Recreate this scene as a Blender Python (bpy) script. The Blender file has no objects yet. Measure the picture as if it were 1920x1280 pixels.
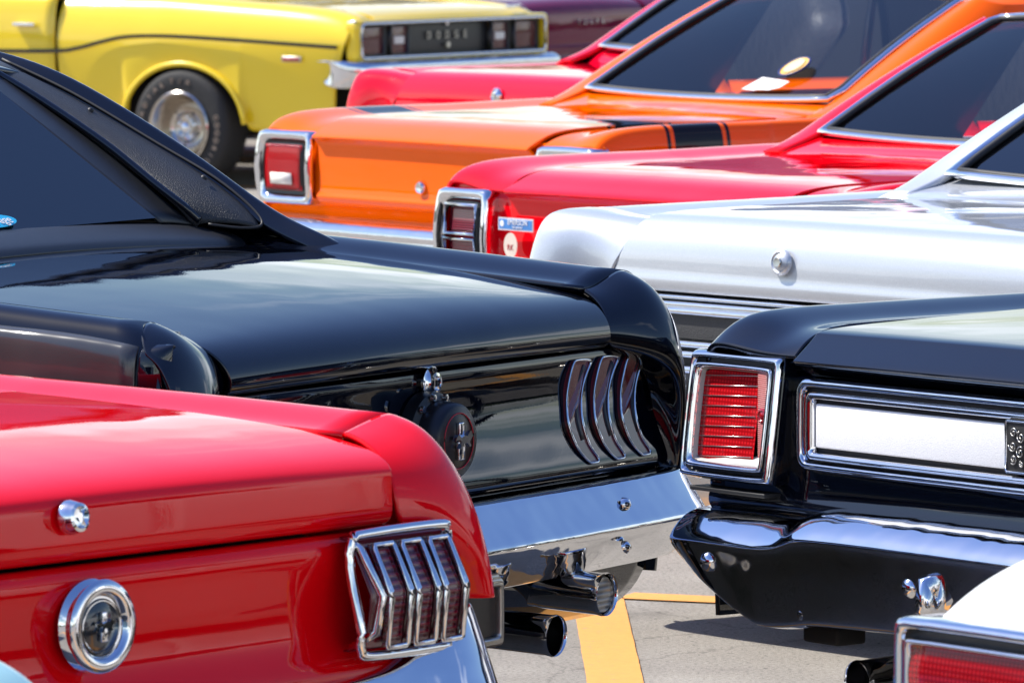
import bpy, bmesh, math, random
from mathutils import Vector, Matrix
random.seed(7)
R_ = math.radians
sc = bpy.context.scene
COL = sc.collection

# ------------------------------------------------------------------ camera, sky, sun, exposure
cam_d = bpy.data.cameras.new('camera'); cam = bpy.data.objects.new('camera', cam_d); COL.objects.link(cam)
sc.camera = cam
cam_d.sensor_width = 36.0
cam_d.lens = 36.0 * 12500 / 1920
cam_d.clip_start = 0.5; cam_d.clip_end = 3000
cam.location = (0, 0, 1.8)
cam.rotation_euler = (R_(90) - math.atan(940 / 12500), 0, 0)
cam_d.dof.use_dof = True
cam_d.dof.focus_distance = 12.9
cam_d.dof.aperture_fstop = 17.0

SUN_EL = R_(52); SUN_DIR = Vector((-0.88, 0.30, 0)).normalized()       # horizontal direction towards the sun
to_sun = Vector((SUN_DIR.x * math.cos(SUN_EL), SUN_DIR.y * math.cos(SUN_EL), math.sin(SUN_EL)))
world = bpy.data.worlds.new('World'); sc.world = world; world.use_nodes = True
wn = world.node_tree.nodes; wl = world.node_tree.links
bg = wn['Background']
sky = wn.new('ShaderNodeTexSky'); sky.sky_type = 'NISHITA'; sky.sun_disc = False
sky.sun_elevation = SUN_EL; sky.sun_rotation = math.atan2(to_sun.x, to_sun.y)
sky.air_density = 1.7; sky.dust_density = 0.7; sky.ozone_density = 4.0
# bright broken cloud over the clear sky, thicker towards the horizon
def W(t, **k):
    n = wn.new(t)
    for a, v in k.items(): setattr(n, a, v)
    return n
tc = W('ShaderNodeTexCoord'); sxyz = W('ShaderNodeSeparateXYZ'); wl.new(tc.outputs['Generated'], sxyz.inputs[0])
def M2(op, a, b_):
    n = W('ShaderNodeMath', operation=op)
    for i, v in enumerate((a, b_)):
        if isinstance(v, (int, float)): n.inputs[i].default_value = v
        else: wl.new(v, n.inputs[i])
    return n.outputs[0]
zc = M2('MAXIMUM', sxyz.outputs[2], 0.0); den = M2('ADD', zc, 0.16)
cx = W('ShaderNodeCombineXYZ'); wl.new(M2('DIVIDE', sxyz.outputs[0], den), cx.inputs[0]); wl.new(M2('DIVIDE', sxyz.outputs[1], den), cx.inputs[1])
cn = W('ShaderNodeTexNoise'); cn.inputs['Scale'].default_value = 1.05; cn.inputs['Detail'].default_value = 7; cn.inputs['Roughness'].default_value = 0.56; wl.new(cx.outputs[0], cn.inputs['Vector'])
thin = M2('MULTIPLY', zc, -0.75); cv = M2('ADD', cn.outputs[0], M2('ADD', thin, 0.16))
cr_ = W('ShaderNodeValToRGB'); cr_.color_ramp.elements[0].position = 0.47; cr_.color_ramp.elements[1].position = 0.66; wl.new(cv, cr_.inputs[0])
cm = W('ShaderNodeMix', data_type='RGBA'); wl.new(M2('MULTIPLY', cr_.outputs[0], 0.85), cm.inputs[0])
hs = W('ShaderNodeHueSaturation'); hs.inputs['Saturation'].default_value = 1.22; hs.inputs['Hue'].default_value = 0.522; wl.new(sky.outputs[0], hs.inputs['Color']); wl.new(hs.outputs[0], cm.inputs[6]); cm.inputs[7].default_value = (10.4, 11.0, 12.2, 1)
wl.new(cm.outputs[2], bg.inputs[0]); bg.inputs[1].default_value = 0.11
sun_d = bpy.data.lights.new('sun', 'SUN'); sun = bpy.data.objects.new('sun', sun_d); COL.objects.link(sun)
sun_d.energy = 5.0; sun_d.angle = R_(0.55); sun_d.color = (1.0, 0.955, 0.88)
sun.rotation_euler = to_sun.to_track_quat('Z', 'Y').to_euler()
sun.location = (-20, 20, 30)
sc.view_settings.view_transform = 'Standard'; sc.view_settings.look = 'None'
sc.view_settings.gamma = 1; sc.view_settings.use_curve_mapping = False
sc.view_settings.exposure = 0.54

# ------------------------------------------------------------------ materials
MATS = {}
def nmat(name):
    m = bpy.data.materials.new(name); m.use_nodes = True
    nt = m.node_tree; b = nt.nodes['Principled BSDF']
    return m, nt, b
def objco(nt):
    return nt.nodes.new('ShaderNodeTexCoord').outputs['Object']
def noise(nt, scale, detail=2, co=None, rough=0.5):
    n = nt.nodes.new('ShaderNodeTexNoise'); n.inputs['Scale'].default_value = scale
    n.inputs['Detail'].default_value = detail; n.inputs['Roughness'].default_value = rough
    nt.links.new(co if co else objco(nt), n.inputs['Vector']); return n
def bump(nt, b, src, strength, dist, coat=False):
    u = nt.nodes.new('ShaderNodeBump'); u.inputs['Strength'].default_value = strength
    u.inputs['Distance'].default_value = dist
    nt.links.new(src, u.inputs['Height']); nt.links.new(u.outputs[0], b.inputs['Normal'])
    if coat: nt.links.new(u.outputs[0], b.inputs['Coat Normal'])
    return u
def ramp(nt, src, stops):
    r = nt.nodes.new('ShaderNodeValToRGB'); e = r.color_ramp.elements
    while len(e) < len(stops): e.new(0.5)
    for i, (p, c) in enumerate(stops):
        e[i].position = p; e[i].color = (c[0], c[1], c[2], 1)
    nt.links.new(src, r.inputs[0]); return r
def paint(name, col, rough=0.35, metal=0.0, coat=1.0, wave=0.0012, spec=0.0, ior=1.5, stripe=None, flake=0):
    if name in MATS: return MATS[name]
    m, nt, b = nmat(name)
    b.inputs['Base Color'].default_value = (*col, 1)
    b.inputs['Roughness'].default_value = rough; b.inputs['Metallic'].default_value = metal
    b.inputs['Coat Weight'].default_value = coat; b.inputs['Coat Roughness'].default_value = 0.015
    b.inputs['Coat IOR'].default_value = ior; b.inputs['Specular IOR Level'].default_value = spec
    co = objco(nt)
    n = noise(nt, 2.6, 2, co)
    # slow waviness of hand finished panels plus a trace of orange peel
    n2 = noise(nt, 190, 1, co)
    ad = nt.nodes.new('ShaderNodeMath'); ad.operation = 'MULTIPLY_ADD'
    nt.links.new(n2.outputs[0], ad.inputs[0]); ad.inputs[1].default_value = 0.006
    nt.links.new(n.outputs[0], ad.inputs[2])
    bump(nt, b, ad.outputs[0], 1.0, wave * 3, True)
    # thin film of dust
    d = noise(nt, 9, 5, co, 0.65)
    rr = ramp(nt, d.outputs[0], [(0.4, (0.0,) * 3), (0.8, (0.022,) * 3)])
    nt.links.new(rr.outputs[0], b.inputs['Coat Roughness'])
    base = None
    if flake:
        v = nt.nodes.new('ShaderNodeTexVoronoi'); v.inputs['Scale'].default_value = 900
        nt.links.new(co, v.inputs['Vector'])
        base = ramp(nt, v.outputs['Color'], [(0.0, [c * (1 - flake) for c in col]), (1.0, [min(1, c * (1 + flake)) for c in col])]).outputs[0]
        nt.links.new(base, b.inputs['Base Color'])
    if stripe:                                     # printed bands across the tail: (y0, y1) in the car's own metres
        sx = nt.nodes.new('ShaderNodeSeparateXYZ'); nt.links.new(co, sx.inputs[0])
        tot = None
        for (a, c) in stripe:
            g = nt.nodes.new('ShaderNodeMath'); g.operation = 'COMPARE'
            nt.links.new(sx.outputs[1], g.inputs[0]); g.inputs[1].default_value = (a + c) / 2; g.inputs[2].default_value = (c - a) / 2
            if tot is None: tot = g.outputs[0]
            else:
                mx = nt.nodes.new('ShaderNodeMath'); mx.operation = 'MAXIMUM'
                nt.links.new(tot, mx.inputs[0]); nt.links.new(g.outputs[0], mx.inputs[1]); tot = mx.outputs[0]
        mix = nt.nodes.new('ShaderNodeMix'); mix.data_type = 'RGBA'
        nt.links.new(tot, mix.inputs[0]); mix.inputs[6].default_value = (*col, 1); mix.inputs[7].default_value = (0.008, 0.009, 0.013, 1)
        nt.links.new(mix.outputs[2], b.inputs['Base Color'])
    MATS[name] = m; return m
def plain(name, col, rough=0.5, metal=0.0, coat=0.0, nb=None, spec=0.5, var=0.0):
    if name in MATS: return MATS[name]
    m, nt, b = nmat(name)
    b.inputs['Base Color'].default_value = (*col, 1); b.inputs['Roughness'].default_value = rough
    b.inputs['Metallic'].default_value = metal; b.inputs['Coat Weight'].default_value = coat
    b.inputs['Coat Roughness'].default_value = 0.02; b.inputs['Specular IOR Level'].default_value = spec
    n = noise(nt, nb[0] if nb else 30, 3)
    if nb: bump(nt, b, n.outputs[0], 1.0, nb[1])
    v = var or 0.08
    r = ramp(nt, n.outputs[0], [(0.3, [c * (1 - v) for c in col]), (0.7, [min(1, c * (1 + v)) for c in col])])
    nt.links.new(r.outputs[0], b.inputs['Base Color'])
    MATS[name] = m; return m
def chrome():
    if 'chrome' in MATS: return MATS['chrome']
    m, nt, b = nmat('chrome')
    b.inputs['Base Color'].default_value = (0.80, 0.81, 0.83, 1); b.inputs['Metallic'].default_value = 1
    co = objco(nt)
    n = noise(nt, 14, 6, co, 0.7); r = ramp(nt, n.outputs[0], [(0.42, (0.012,) * 3), (0.68, (0.12,) * 3)])
    nt.links.new(r.outputs[0], b.inputs['Roughness'])
    n2 = noise(nt, 6, 2, co); bump(nt, b, n2.outputs[0], 1.0, 0.006)
    MATS['chrome'] = m; return m
def glass(name, tint, ior=1.8):
    if name in MATS: return MATS[name]
    m = bpy.data.materials.new(name); m.use_nodes = True; nt = m.node_tree; nt.nodes.clear()
    o = nt.nodes.new('ShaderNodeOutputMaterial'); mx = nt.nodes.new('ShaderNodeMixShader')
    t = nt.nodes.new('ShaderNodeBsdfTransparent'); t.inputs[0].default_value = (*tint, 1)
    g = nt.nodes.new('ShaderNodeBsdfGlossy'); g.inputs[1].default_value = 0.02
    f = nt.nodes.new('ShaderNodeFresnel'); f.inputs[0].default_value = ior
    nt.links.new(f.outputs[0], mx.inputs[0]); nt.links.new(t.outputs[0], mx.inputs[1]); nt.links.new(g.outputs[0], mx.inputs[2])
    nt.links.new(mx.outputs[0], o.inputs[0]); MATS[name] = m; return m
def lens_mat(name, col, coat=1.0, dots=None, ribs=None):
    if name in MATS: return MATS[name]
    m, nt, b = nmat(name)
    b.inputs['Base Color'].default_value = (*col, 1); b.inputs['Roughness'].default_value = 0.18
    b.inputs['Coat Weight'].default_value = coat; b.inputs['Coat Roughness'].default_value = 0.02
    b.inputs['Specular IOR Level'].default_value = .5 * coat
    co = objco(nt)
    if dots:
        v = nt.nodes.new('ShaderNodeTexVoronoi'); v.inputs['Scale'].default_value = dots; v.inputs['Randomness'].default_value = 0.0
        fl = nt.nodes.new('ShaderNodeVectorMath'); fl.operation = 'MULTIPLY'; fl.inputs[1].default_value = (1, 0, 1)
        nt.links.new(co, fl.inputs[0]); nt.links.new(fl.outputs[0], v.inputs['Vector'])
        r = ramp(nt, v.outputs['Distance'], [(0.12, [min(1, c * 1.6 + 0.008) for c in col]), (0.45, [c * 0.8 for c in col])])
        nt.links.new(r.outputs[0], b.inputs['Base Color']); bump(nt, b, v.outputs['Distance'], 0.25, 0.001)
    if ribs:
        w = nt.nodes.new('ShaderNodeTexWave'); w.wave_type = 'BANDS'; w.bands_direction = ribs[1]
        w.inputs['Scale'].default_value = ribs[0]; nt.links.new(co, w.inputs['Vector'])
        bump(nt, b, w.outputs['Fac'], 0.7, 0.003)
        r = ramp(nt, w.outputs['Fac'], [(0.0, [c * 0.6 for c in col]), (1.0, [min(1, c * 1.5) for c in col])])
        nt.links.new(r.outputs[0], b.inputs['Base Color'])
    MATS[name] = m; return m

CH = chrome()
BLKTRIM = plain('black_rubber', (0.012, 0.012, 0.013), 0.55)
DARK = plain('dark_underside', (0.010, 0.010, 0.011), 0.8)
SATIN = plain('satin_black', (0.014, 0.015, 0.018), 0.38)
VINYL = plain('black_vinyl_trim', (0.022, 0.023, 0.025), 0.42, nb=(420, 0.0022))
TYRE = plain('tyre_rubber', (0.022, 0.021, 0.021), 0.75, nb=(60, 0.002))
STEEL = plain('brushed_steel', (0.55, 0.54, 0.51), 0.3, 1.0)
ALU = plain('satin_aluminium', (0.86, 0.87, 0.88), 0.55, 0.0, nb=(420, 0.0006))
WHITEP = plain('white_plastic', (0.75, 0.72, 0.66), 0.4)
SEATM = plain('seat_vinyl', (0.05, 0.05, 0.055), 0.5, nb=(40, 0.004))
GLS = glass('rear_glass', (0.93, 0.95, 0.97), 1.45)
GLD = glass('dark_tinted_glass', (0.045, 0.055, 0.075))
RED = lens_mat('red_lens', (0.36, 0.006, 0.010))
REDD = lens_mat('dark_red_lens', (0.10, 0.006, 0.012), ribs=(34, 'X'))

# ------------------------------------------------------------------ mesh helpers
def link(name, me, mat, parent, smooth=True):
    o = bpy.data.objects.new(name, me); COL.objects.link(o)
    if parent is not None: o.parent = parent
    if mat is not None: me.materials.append(mat)
    if smooth:
        for p in me.polygons: p.use_smooth = True
    return o
def mesh(name, v, f, mat, parent, smooth=True):
    me = bpy.data.meshes.new(name); me.from_pydata([tuple(x) for x in v], [], f); me.validate(); me.update()
    return link(name, me, mat, parent, smooth)
CEN = Vector((0, 2.2, 0.45))
def grid(parent, name, rows, mat, cr=None, cc=None, lv=2, solid=0.0, cen=None, closed=False, flip=False, autoflip=True, label=None, lining=None):
    """rows of points -> smooth sheet. cr/cc: crease weight for a row / column; closed: columns wrap round"""
    nr, nc = len(rows), len(rows[0])
    v = [tuple(p) for r in rows for p in r]; f = []
    ncc = nc if closed else nc - 1
    for i in range(nr - 1):
        for j in range(ncc):
            a, b_ = i * nc + j, i * nc + (j + 1) % nc
            f.append((a, b_, b_ + nc, a + nc))
    bm = bmesh.new(); bv = [bm.verts.new(p) for p in v]
    for q in f:
        try: bm.faces.new([bv[k] for k in q])
        except ValueError: pass
    bm.verts.index_update()
    lay = bm.edges.layers.float.get('crease_edge') or bm.edges.layers.float.new('crease_edge')
    cr = cr or {}; cc = cc or {}
    for e in bm.edges:
        a, b_ = e.verts[0].index, e.verts[1].index
        ra, rb, ca, cb = a // nc, b_ // nc, a % nc, b_ % nc
        if ra == rb and ra in cr: e[lay] = cr[ra]
        if ca == cb and ca in cc: e[lay] = cc[ca]
    bm.normal_update()
    if autoflip:
        c0 = Vector(cen) if cen is not None else CEN
        s = sum((fc.calc_center_median() - c0).normalized().dot(fc.normal) * fc.calc_area() for fc in bm.faces)
        if s < 0: bmesh.ops.reverse_faces(bm, faces=bm.faces[:])
    if flip: bmesh.ops.reverse_faces(bm, faces=bm.faces[:])
    me = bpy.data.meshes.new(name); bm.to_mesh(me); bm.free()
    o = link(name, me, mat, parent)
    if lv:
        s = o.modifiers.new('smooth', 'SUBSURF'); s.levels = lv; s.render_levels = lv; s.boundary_smooth = 'PRESERVE_CORNERS'
    if solid:
        s = o.modifiers.new('thickness', 'SOLIDIFY'); s.thickness = solid; s.offset = -1
        if lining: me.materials.append(lining); s.material_offset = 1
    if label: o['label'] = label
    return o
def mir(rows): return [[(-p[0], p[1], p[2]) for p in r] for r in rows]
def both(parent, name, rows, mat, **k):
    if k.get('cen') is not None:
        c = k['cen']; k2 = dict(k); k2['cen'] = (-c[0], c[1], c[2])
    else: k2 = k
    return grid(parent, name, rows, mat, **k), grid(parent, name, mir(rows), mat, **k2)
def sweep(parent, name, path, sec, mat, closed=False, up=(0, 0, 1), smooth=True, cap=True):
    """sweep a closed 2-D section (u sideways, w along up) along a path"""
    P = [Vector(p) for p in path]; n = len(P); m = len(sec); v = []; f = []
    U0 = Vector(up)
    for i, p in enumerate(P):
        if closed: t = (P[(i + 1) % n] - P[i - 1])
        else: t = P[min(i + 1, n - 1)] - P[max(i - 1, 0)]
        t.normalize(); s = t.cross(U0)
        if s.length < 1e-5: s = t.cross(Vector((0.3, 1, 0)))
        s.normalize(); u = s.cross(t)
        for (a, b_) in sec: v.append(p + s * a + u * b_)
    for i in range(n if closed else n - 1):
        for j in range(m):
            a = i * m + j; b_ = i * m + (j + 1) % m; c = ((i + 1) % n) * m + (j + 1) % m; d = ((i + 1) % n) * m + j
            f.append((a, b_, c, d))
    if cap and not closed:
        f.append(tuple(range(m))[::-1]); f.append(tuple((n - 1) * m + j for j in range(m)))
    o = mesh(name, v, f, mat, parent, smooth)
    bm = bmesh.new(); bm.from_mesh(o.data); bmesh.ops.recalc_face_normals(bm, faces=bm.faces[:]); bm.to_mesh(o.data); bm.free()
    return o
def ring(r, n=10, sx=1.0, sy=1.0): return [(r * sx * math.cos(2 * math.pi * k / n), r * sy * math.sin(2 * math.pi * k / n)) for k in range(n)]
def tube(parent, name, path, r, mat, closed=False, n=8, up=(0, 0, 1), sx=1, sy=1):
    return sweep(parent, name, path, ring(r, n, sx, sy), mat, closed, up)
def smoothpath(pts, n=6, closed=False):
    P = [Vector(p) for p in pts]; out = []; N = len(P)
    rng = N if closed else N - 1
    for i in range(rng):
        if closed: p0, p1, p2, p3 = P[i - 1], P[i], P[(i + 1) % N], P[(i + 2) % N]
        else: p0, p1, p2, p3 = P[max(i - 1, 0)], P[i], P[i + 1], P[min(i + 2, N - 1)]
        for k in range(n):
            t = k / n
            out.append(0.5 * ((2 * p1) + (p2 - p0) * t + (2 * p0 - 5 * p1 + 4 * p2 - p3) * t * t + (3 * p1 - p0 - 3 * p2 + p3) * t ** 3))
    if not closed: out.append(P[-1])
    return out
def lathe(parent, name, c, axis, prof, mat, n=40, smooth=True, half=None):
    """prof: list of (radius, offset along axis)"""
    ax = Vector(axis).normalized(); s = ax.cross(Vector((0, 0, 1)))
    if s.length < 1e-4: s = Vector((1, 0, 0))
    s.normalize(); u = s.cross(ax); C = Vector(c); v = []; f = []; m = len(prof)
    for i in range(n):
        a = 2 * math.pi * i / n; d = s * math.cos(a) + u * math.sin(a)
        for (r, h) in prof: v.append(C + d * r + ax * h)
    for i in range(n):
        for j in range(m - 1):
            a = i * m + j; b_ = ((i + 1) % n) * m + j
            f.append((a, b_, b_ + 1, a + 1))
    o = mesh(name, v, f, mat, parent, smooth)
    bm = bmesh.new(); bm.from_mesh(o.data)
    bmesh.ops.remove_doubles(bm, verts=bm.verts[:], dist=1e-5)
    bmesh.ops.recalc_face_normals(bm, faces=bm.faces[:])
    for e in bm.edges:
        if len(e.link_faces) == 2 and e.calc_face_angle(0) > R_(50): e.smooth = False
    bm.to_mesh(o.data); bm.free()
    return o
def box(parent, name, lo, hi, mat, bev=0.0, rot=None, seg=2):
    bm = bmesh.new(); bmesh.ops.create_cube(bm, size=1)
    c = [(lo[i] + hi[i]) / 2 for i in range(3)]; d = [hi[i] - lo[i] for i in range(3)]
    for v in bm.verts: v.co = Vector((v.co.x * d[0], v.co.y * d[1], v.co.z * d[2]))
    if bev: bmesh.ops.bevel(bm, geom=bm.edges[:], offset=bev, segments=seg, affect='EDGES', profile=0.6)
    for v in bm.verts: v.co = (rot @ v.co if rot is not None else v.co) + Vector(c)
    me = bpy.data.meshes.new(name); bm.to_mesh(me); bm.free()
    return link(name, me, mat, parent, bool(bev))
def poly_plate(parent, name, pts, depth, mat, bev=0.0, inward=(0, 1, 0)):
    """closed outline of 3-D points given a thickness along 'inward'"""
    n = len(pts); d = Vector(inward).normalized() * depth
    v = [Vector(p) for p in pts] + [Vector(p) + d for p in pts]
    f = [tuple(range(n)), tuple(range(2 * n - 1, n - 1, -1))]
    for i in range(n): f.append((i, i + n, (i + 1) % n + n, (i + 1) % n))
    o = mesh(name, v, f, mat, parent, False)
    bm = bmesh.new(); bm.from_mesh(o.data); bmesh.ops.recalc_face_normals(bm, faces=bm.faces[:])
    if bev: bmesh.ops.bevel(bm, geom=[e for e in bm.edges], offset=bev, segments=2, affect='EDGES')
    bm.to_mesh(o.data); bm.free()
    return o
def text(parent, name, s, loc, xdir, updir, size, mat, ext=0.001, align='CENTER'):
    cu = bpy.data.curves.new(name, 'FONT'); cu.body = s; cu.size = size; cu.extrude = ext; cu.align_x = align; cu.align_y = 'CENTER'
    cu.resolution_u = 3
    t = bpy.data.objects.new('tmp', cu); COL.objects.link(t)
    dg = bpy.context.evaluated_depsgraph_get(); me = bpy.data.meshes.new_from_object(t.evaluated_get(dg)); bpy.data.objects.remove(t)
    X = Vector(xdir).normalized(); Y = Vector(updir).normalized(); Z = X.cross(Y); Y = Z.cross(X)
    M = Matrix((X, Y, Z)).transposed().to_4x4(); M.translation = Vector(loc)
    me.transform(M); me.name = name; me.materials.clear()
    return link(name, me, mat, parent, False)

def car_root(name, X, Y, deg, label, cat, group):
    o = bpy.data.objects.new(name, None); COL.objects.link(o)
    o.location = (X, Y, 0); o.rotation_euler = (0, 0, R_(deg)); o.empty_display_size = 0.3
    o['label'] = label; o['category'] = cat; o['group'] = group
    return o

# ------------------------------------------------------------------ parts shared by the cars
WHEEL = {}
def wheel_meshes():
    if WHEEL: return
    ty = lathe(None, 'tyre', (0, 0, 0), (1, 0, 0), [(0.195, 0.10), (0.235, 0.105), (0.285, 0.108), (0.312, 0.098), (0.326, 0.080), (0.33, 0.05), (0.33, -0.05), (0.326, -0.080), (0.29, -0.108), (0.195, -0.10)], TYRE, 56)
    # tread grooves
    rim = lathe(None, 'rim', (0, 0, 0), (1, 0, 0), [(0.203, 0.100), (0.206, 0.114), (0.198, 0.120), (0.190, 0.112), (0.180, 0.090), (0.165, 0.050), (0.150, 0.016), (0.134, -0.004), (0.124, -0.006), (0.120, 0.020), (0.112, 0.046), (0.100, 0.054), (0.088, 0.048), (0.078, 0.026), (0.070, 0.016), (0.0, 0.012)], plain('polished_rim', (.62, .58, .53), .16, 1.0), 56)
    cap = lathe(None, 'hub_cap', (0, 0, 0), (1, 0, 0), [(0.036, 0.012), (0.036, 0.050), (0.028, 0.062), (0.0, 0.066)], CH, 24)
    nut = lathe(None, 'wheel_nut', (0, 0, 0), (1, 0, 0), [(0.0085, 0.015), (0.0085, 0.036), (0.0, 0.040)], CH, 6)
    slot = lathe(None, 'rim_slot', (0, 0, 0), (1, 0, 0), [(0.008, 0.046), (0.008, 0.0495), (0.0, 0.0495)], DARK, 12)
    for k, o in (('tyre', ty), ('rim', rim), ('hub_cap', cap), ('wheel_nut', nut), ('rim_slot', slot)):
        WHEEL[k] = o.data; bpy.data.objects.remove(o)
def wheel(root, x, y, detail=False):
    wheel_meshes()
    s = 1 if x > 0 else -1
    def put(k, par, loc=(0, 0, 0), rz=0.0):
        o = bpy.data.objects.new(k, WHEEL[k]); COL.objects.link(o); o.parent = par; o.location = loc; o.rotation_euler = (0, 0, rz); return o
    t = put('tyre', root, (x, y, 0.33), 0 if s > 0 else math.pi)
    if detail: t.scale = (1, .93, .93); t.location.z = .31
    put('hub_cap', t)
    put('rim', t)
    if detail:
        for k in range(5):
            a = 2 * math.pi * k / 5 + 0.3; put('wheel_nut', t, (0.0, 0.056 * math.cos(a), 0.056 * math.sin(a)))
        for k in range(5):
            a = 2 * math.pi * k / 5 + 0.93; put('rim_slot', t, (0.006, 0.100 * math.cos(a), 0.100 * math.sin(a)))
    return t
def interp(tab, y):
    if y <= tab[0][0]: return [tuple(p) for p in tab[0][1]]
    for (a, A), (b_, B_) in zip(tab, tab[1:]):
        if y <= b_:
            t = (y - a) / (b_ - a)
            return [tuple(p[k] * (1 - t) + q[k] * t for k in range(3)) for p, q in zip(A, B_)]
    return [tuple(p) for p in tab[-1][1]]
def quarter(root, tab, y1, mat, arch=(1.05, 0.37, .94), cr=None, cc=None, right=True, left=True, label=None, lv=2):
    """quarter panel: tab = [(y, [(x, dy, z)]*8)] from the lid seam over the crown down to the sill"""
    yc, ra, rk = (list(arch) + [.94])[:3]; ys = sorted(set([t[0] for t in tab if t[0] < y1] + [yc - ra - .03, yc - ra, yc - ra * .93, yc - ra * .75, yc - ra * .45, yc, yc + ra * .45, yc + ra * .75, yc + ra * .93, yc + ra, yc + ra + .03, y1]))
    ys = [y for y in ys if y <= y1 + 1e-6]
    rows = []
    for y in ys:
        p = [list(q) for q in interp(tab, y)]
        d = abs(y - yc)
        if d < ra:
            za = 0.33 + math.sqrt(ra * ra - d * d) * rk
            if za > p[7][2]:
                z5 = p[5][2]; p[7][2] = za; p[7][0] = p[6][0]
                p[6][2] = za + 0.035; p[5][2] = max(z5, za + 0.10)
        rows.append([(q[0], y + q[1], q[2]) for q in p])
    out = []
    if right: out.append(grid(root, 'quarter_panel', rows, mat, cr, cc, lv, 0.012))
    if left: out.append(grid(root, 'quarter_panel', mir(rows), mat, cr, cc, lv, 0.012))
    if label:
        for o in out: o['label'] = label
    return out
def rest(root, mat, W, zb, y0, L, wy=1.05, det=False, zs=0.0):
    """door, front wing, bonnet, nose, wheels and underbody ahead of the quarter panel"""
    def sec(y, w, z): return [(w - 0.11, y, z + 0.012), (w - 0.035, y, z + 0.004), (w - 0.004, y, z - 0.035), (w + 0.010, y, 0.74), (w, y, 0.55), (w - 0.03, y, 0.30)]
    both(root, 'door', [sec(y, W, zb) for y in (y0 + .006, y0 + .3, y0 + .8, y0 + 1.22)], mat, lv=2, solid=0.012)
    yf = y0 + 1.226; yw = L - 0.85; rows = []
    for y in (yf, yf + .15, yw - .40, yw - .37, yw - .28, yw - .14, yw, yw + .14, yw + .28, yw + .37, yw + .40, L - .15, L):
        t = (y - yf) / (L - yf); r = [list(q) for q in sec(y, W - 0.05 * t * t, zb - 0.07 * t)]
        d = abs(y - yw)
        if d < 0.37:
            za = 0.33 + math.sqrt(0.37 ** 2 - d * d) * 0.92
            r[5][2] = za; r[5][0] = r[4][0]; r[4][2] = max(r[4][2], za + 0.04); r[3][2] = max(r[3][2], za + 0.10)
        rows.append(r)
    both(root, 'front_wing', rows, mat, lv=2, solid=0.012)
    rows = []
    for y in (yf + 0.02, yf + .6, L - .4, L - .05, L):
        t = (y - yf) / (L - yf); w = W - 0.125 - 0.05 * t * t; z = zb - 0.07 * t - (0.05 if y >= L else 0.0)
        rows.append([(w * u, y, z + 0.045 * (1 - u * u) + 0.010) for u in (-1, -.7, -.35, 0, .35, .7, 1)])
    grid(root, 'bonnet', rows, mat, lv=2, solid=0.01)
    grid(root, 'front_panel', [[(u * (W - .06), L + 0.01 - 0.05 * u * u, z) for u in (-1, -.6, 0, .6, 1)] for z in (zb - .10, .70, .5, .32)], SATIN, lv=2, solid=0.01, cen=(0, 2, .5))
    sweep(root, 'front_bumper', [(u * W, L + 0.09 - 0.10 * u * u, 0.47) for u in (-1, -.8, -.4, 0, .4, .8, 1)], [(-.03, -.07), (.03, -.05), (.04, 0), (.03, .05), (-.03, .07)], CH)
    box(root, 'underbody', (-W + .12, 0.9, 0.26), (W - .12, L - .15, 0.56), DARK, 0.03)
    box(root, 'boot_floor', (-W + .22, 0.10, 0.40), (W - .30, 1.4 if wy > .9 else 1.2, 0.70), DARK, 0.02)
    for s in (-1, 1):
        wheel(root, s * (W - (.085 if det else .125)), wy, det); wheel(root, s * (W - .125), yw, False)
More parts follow.
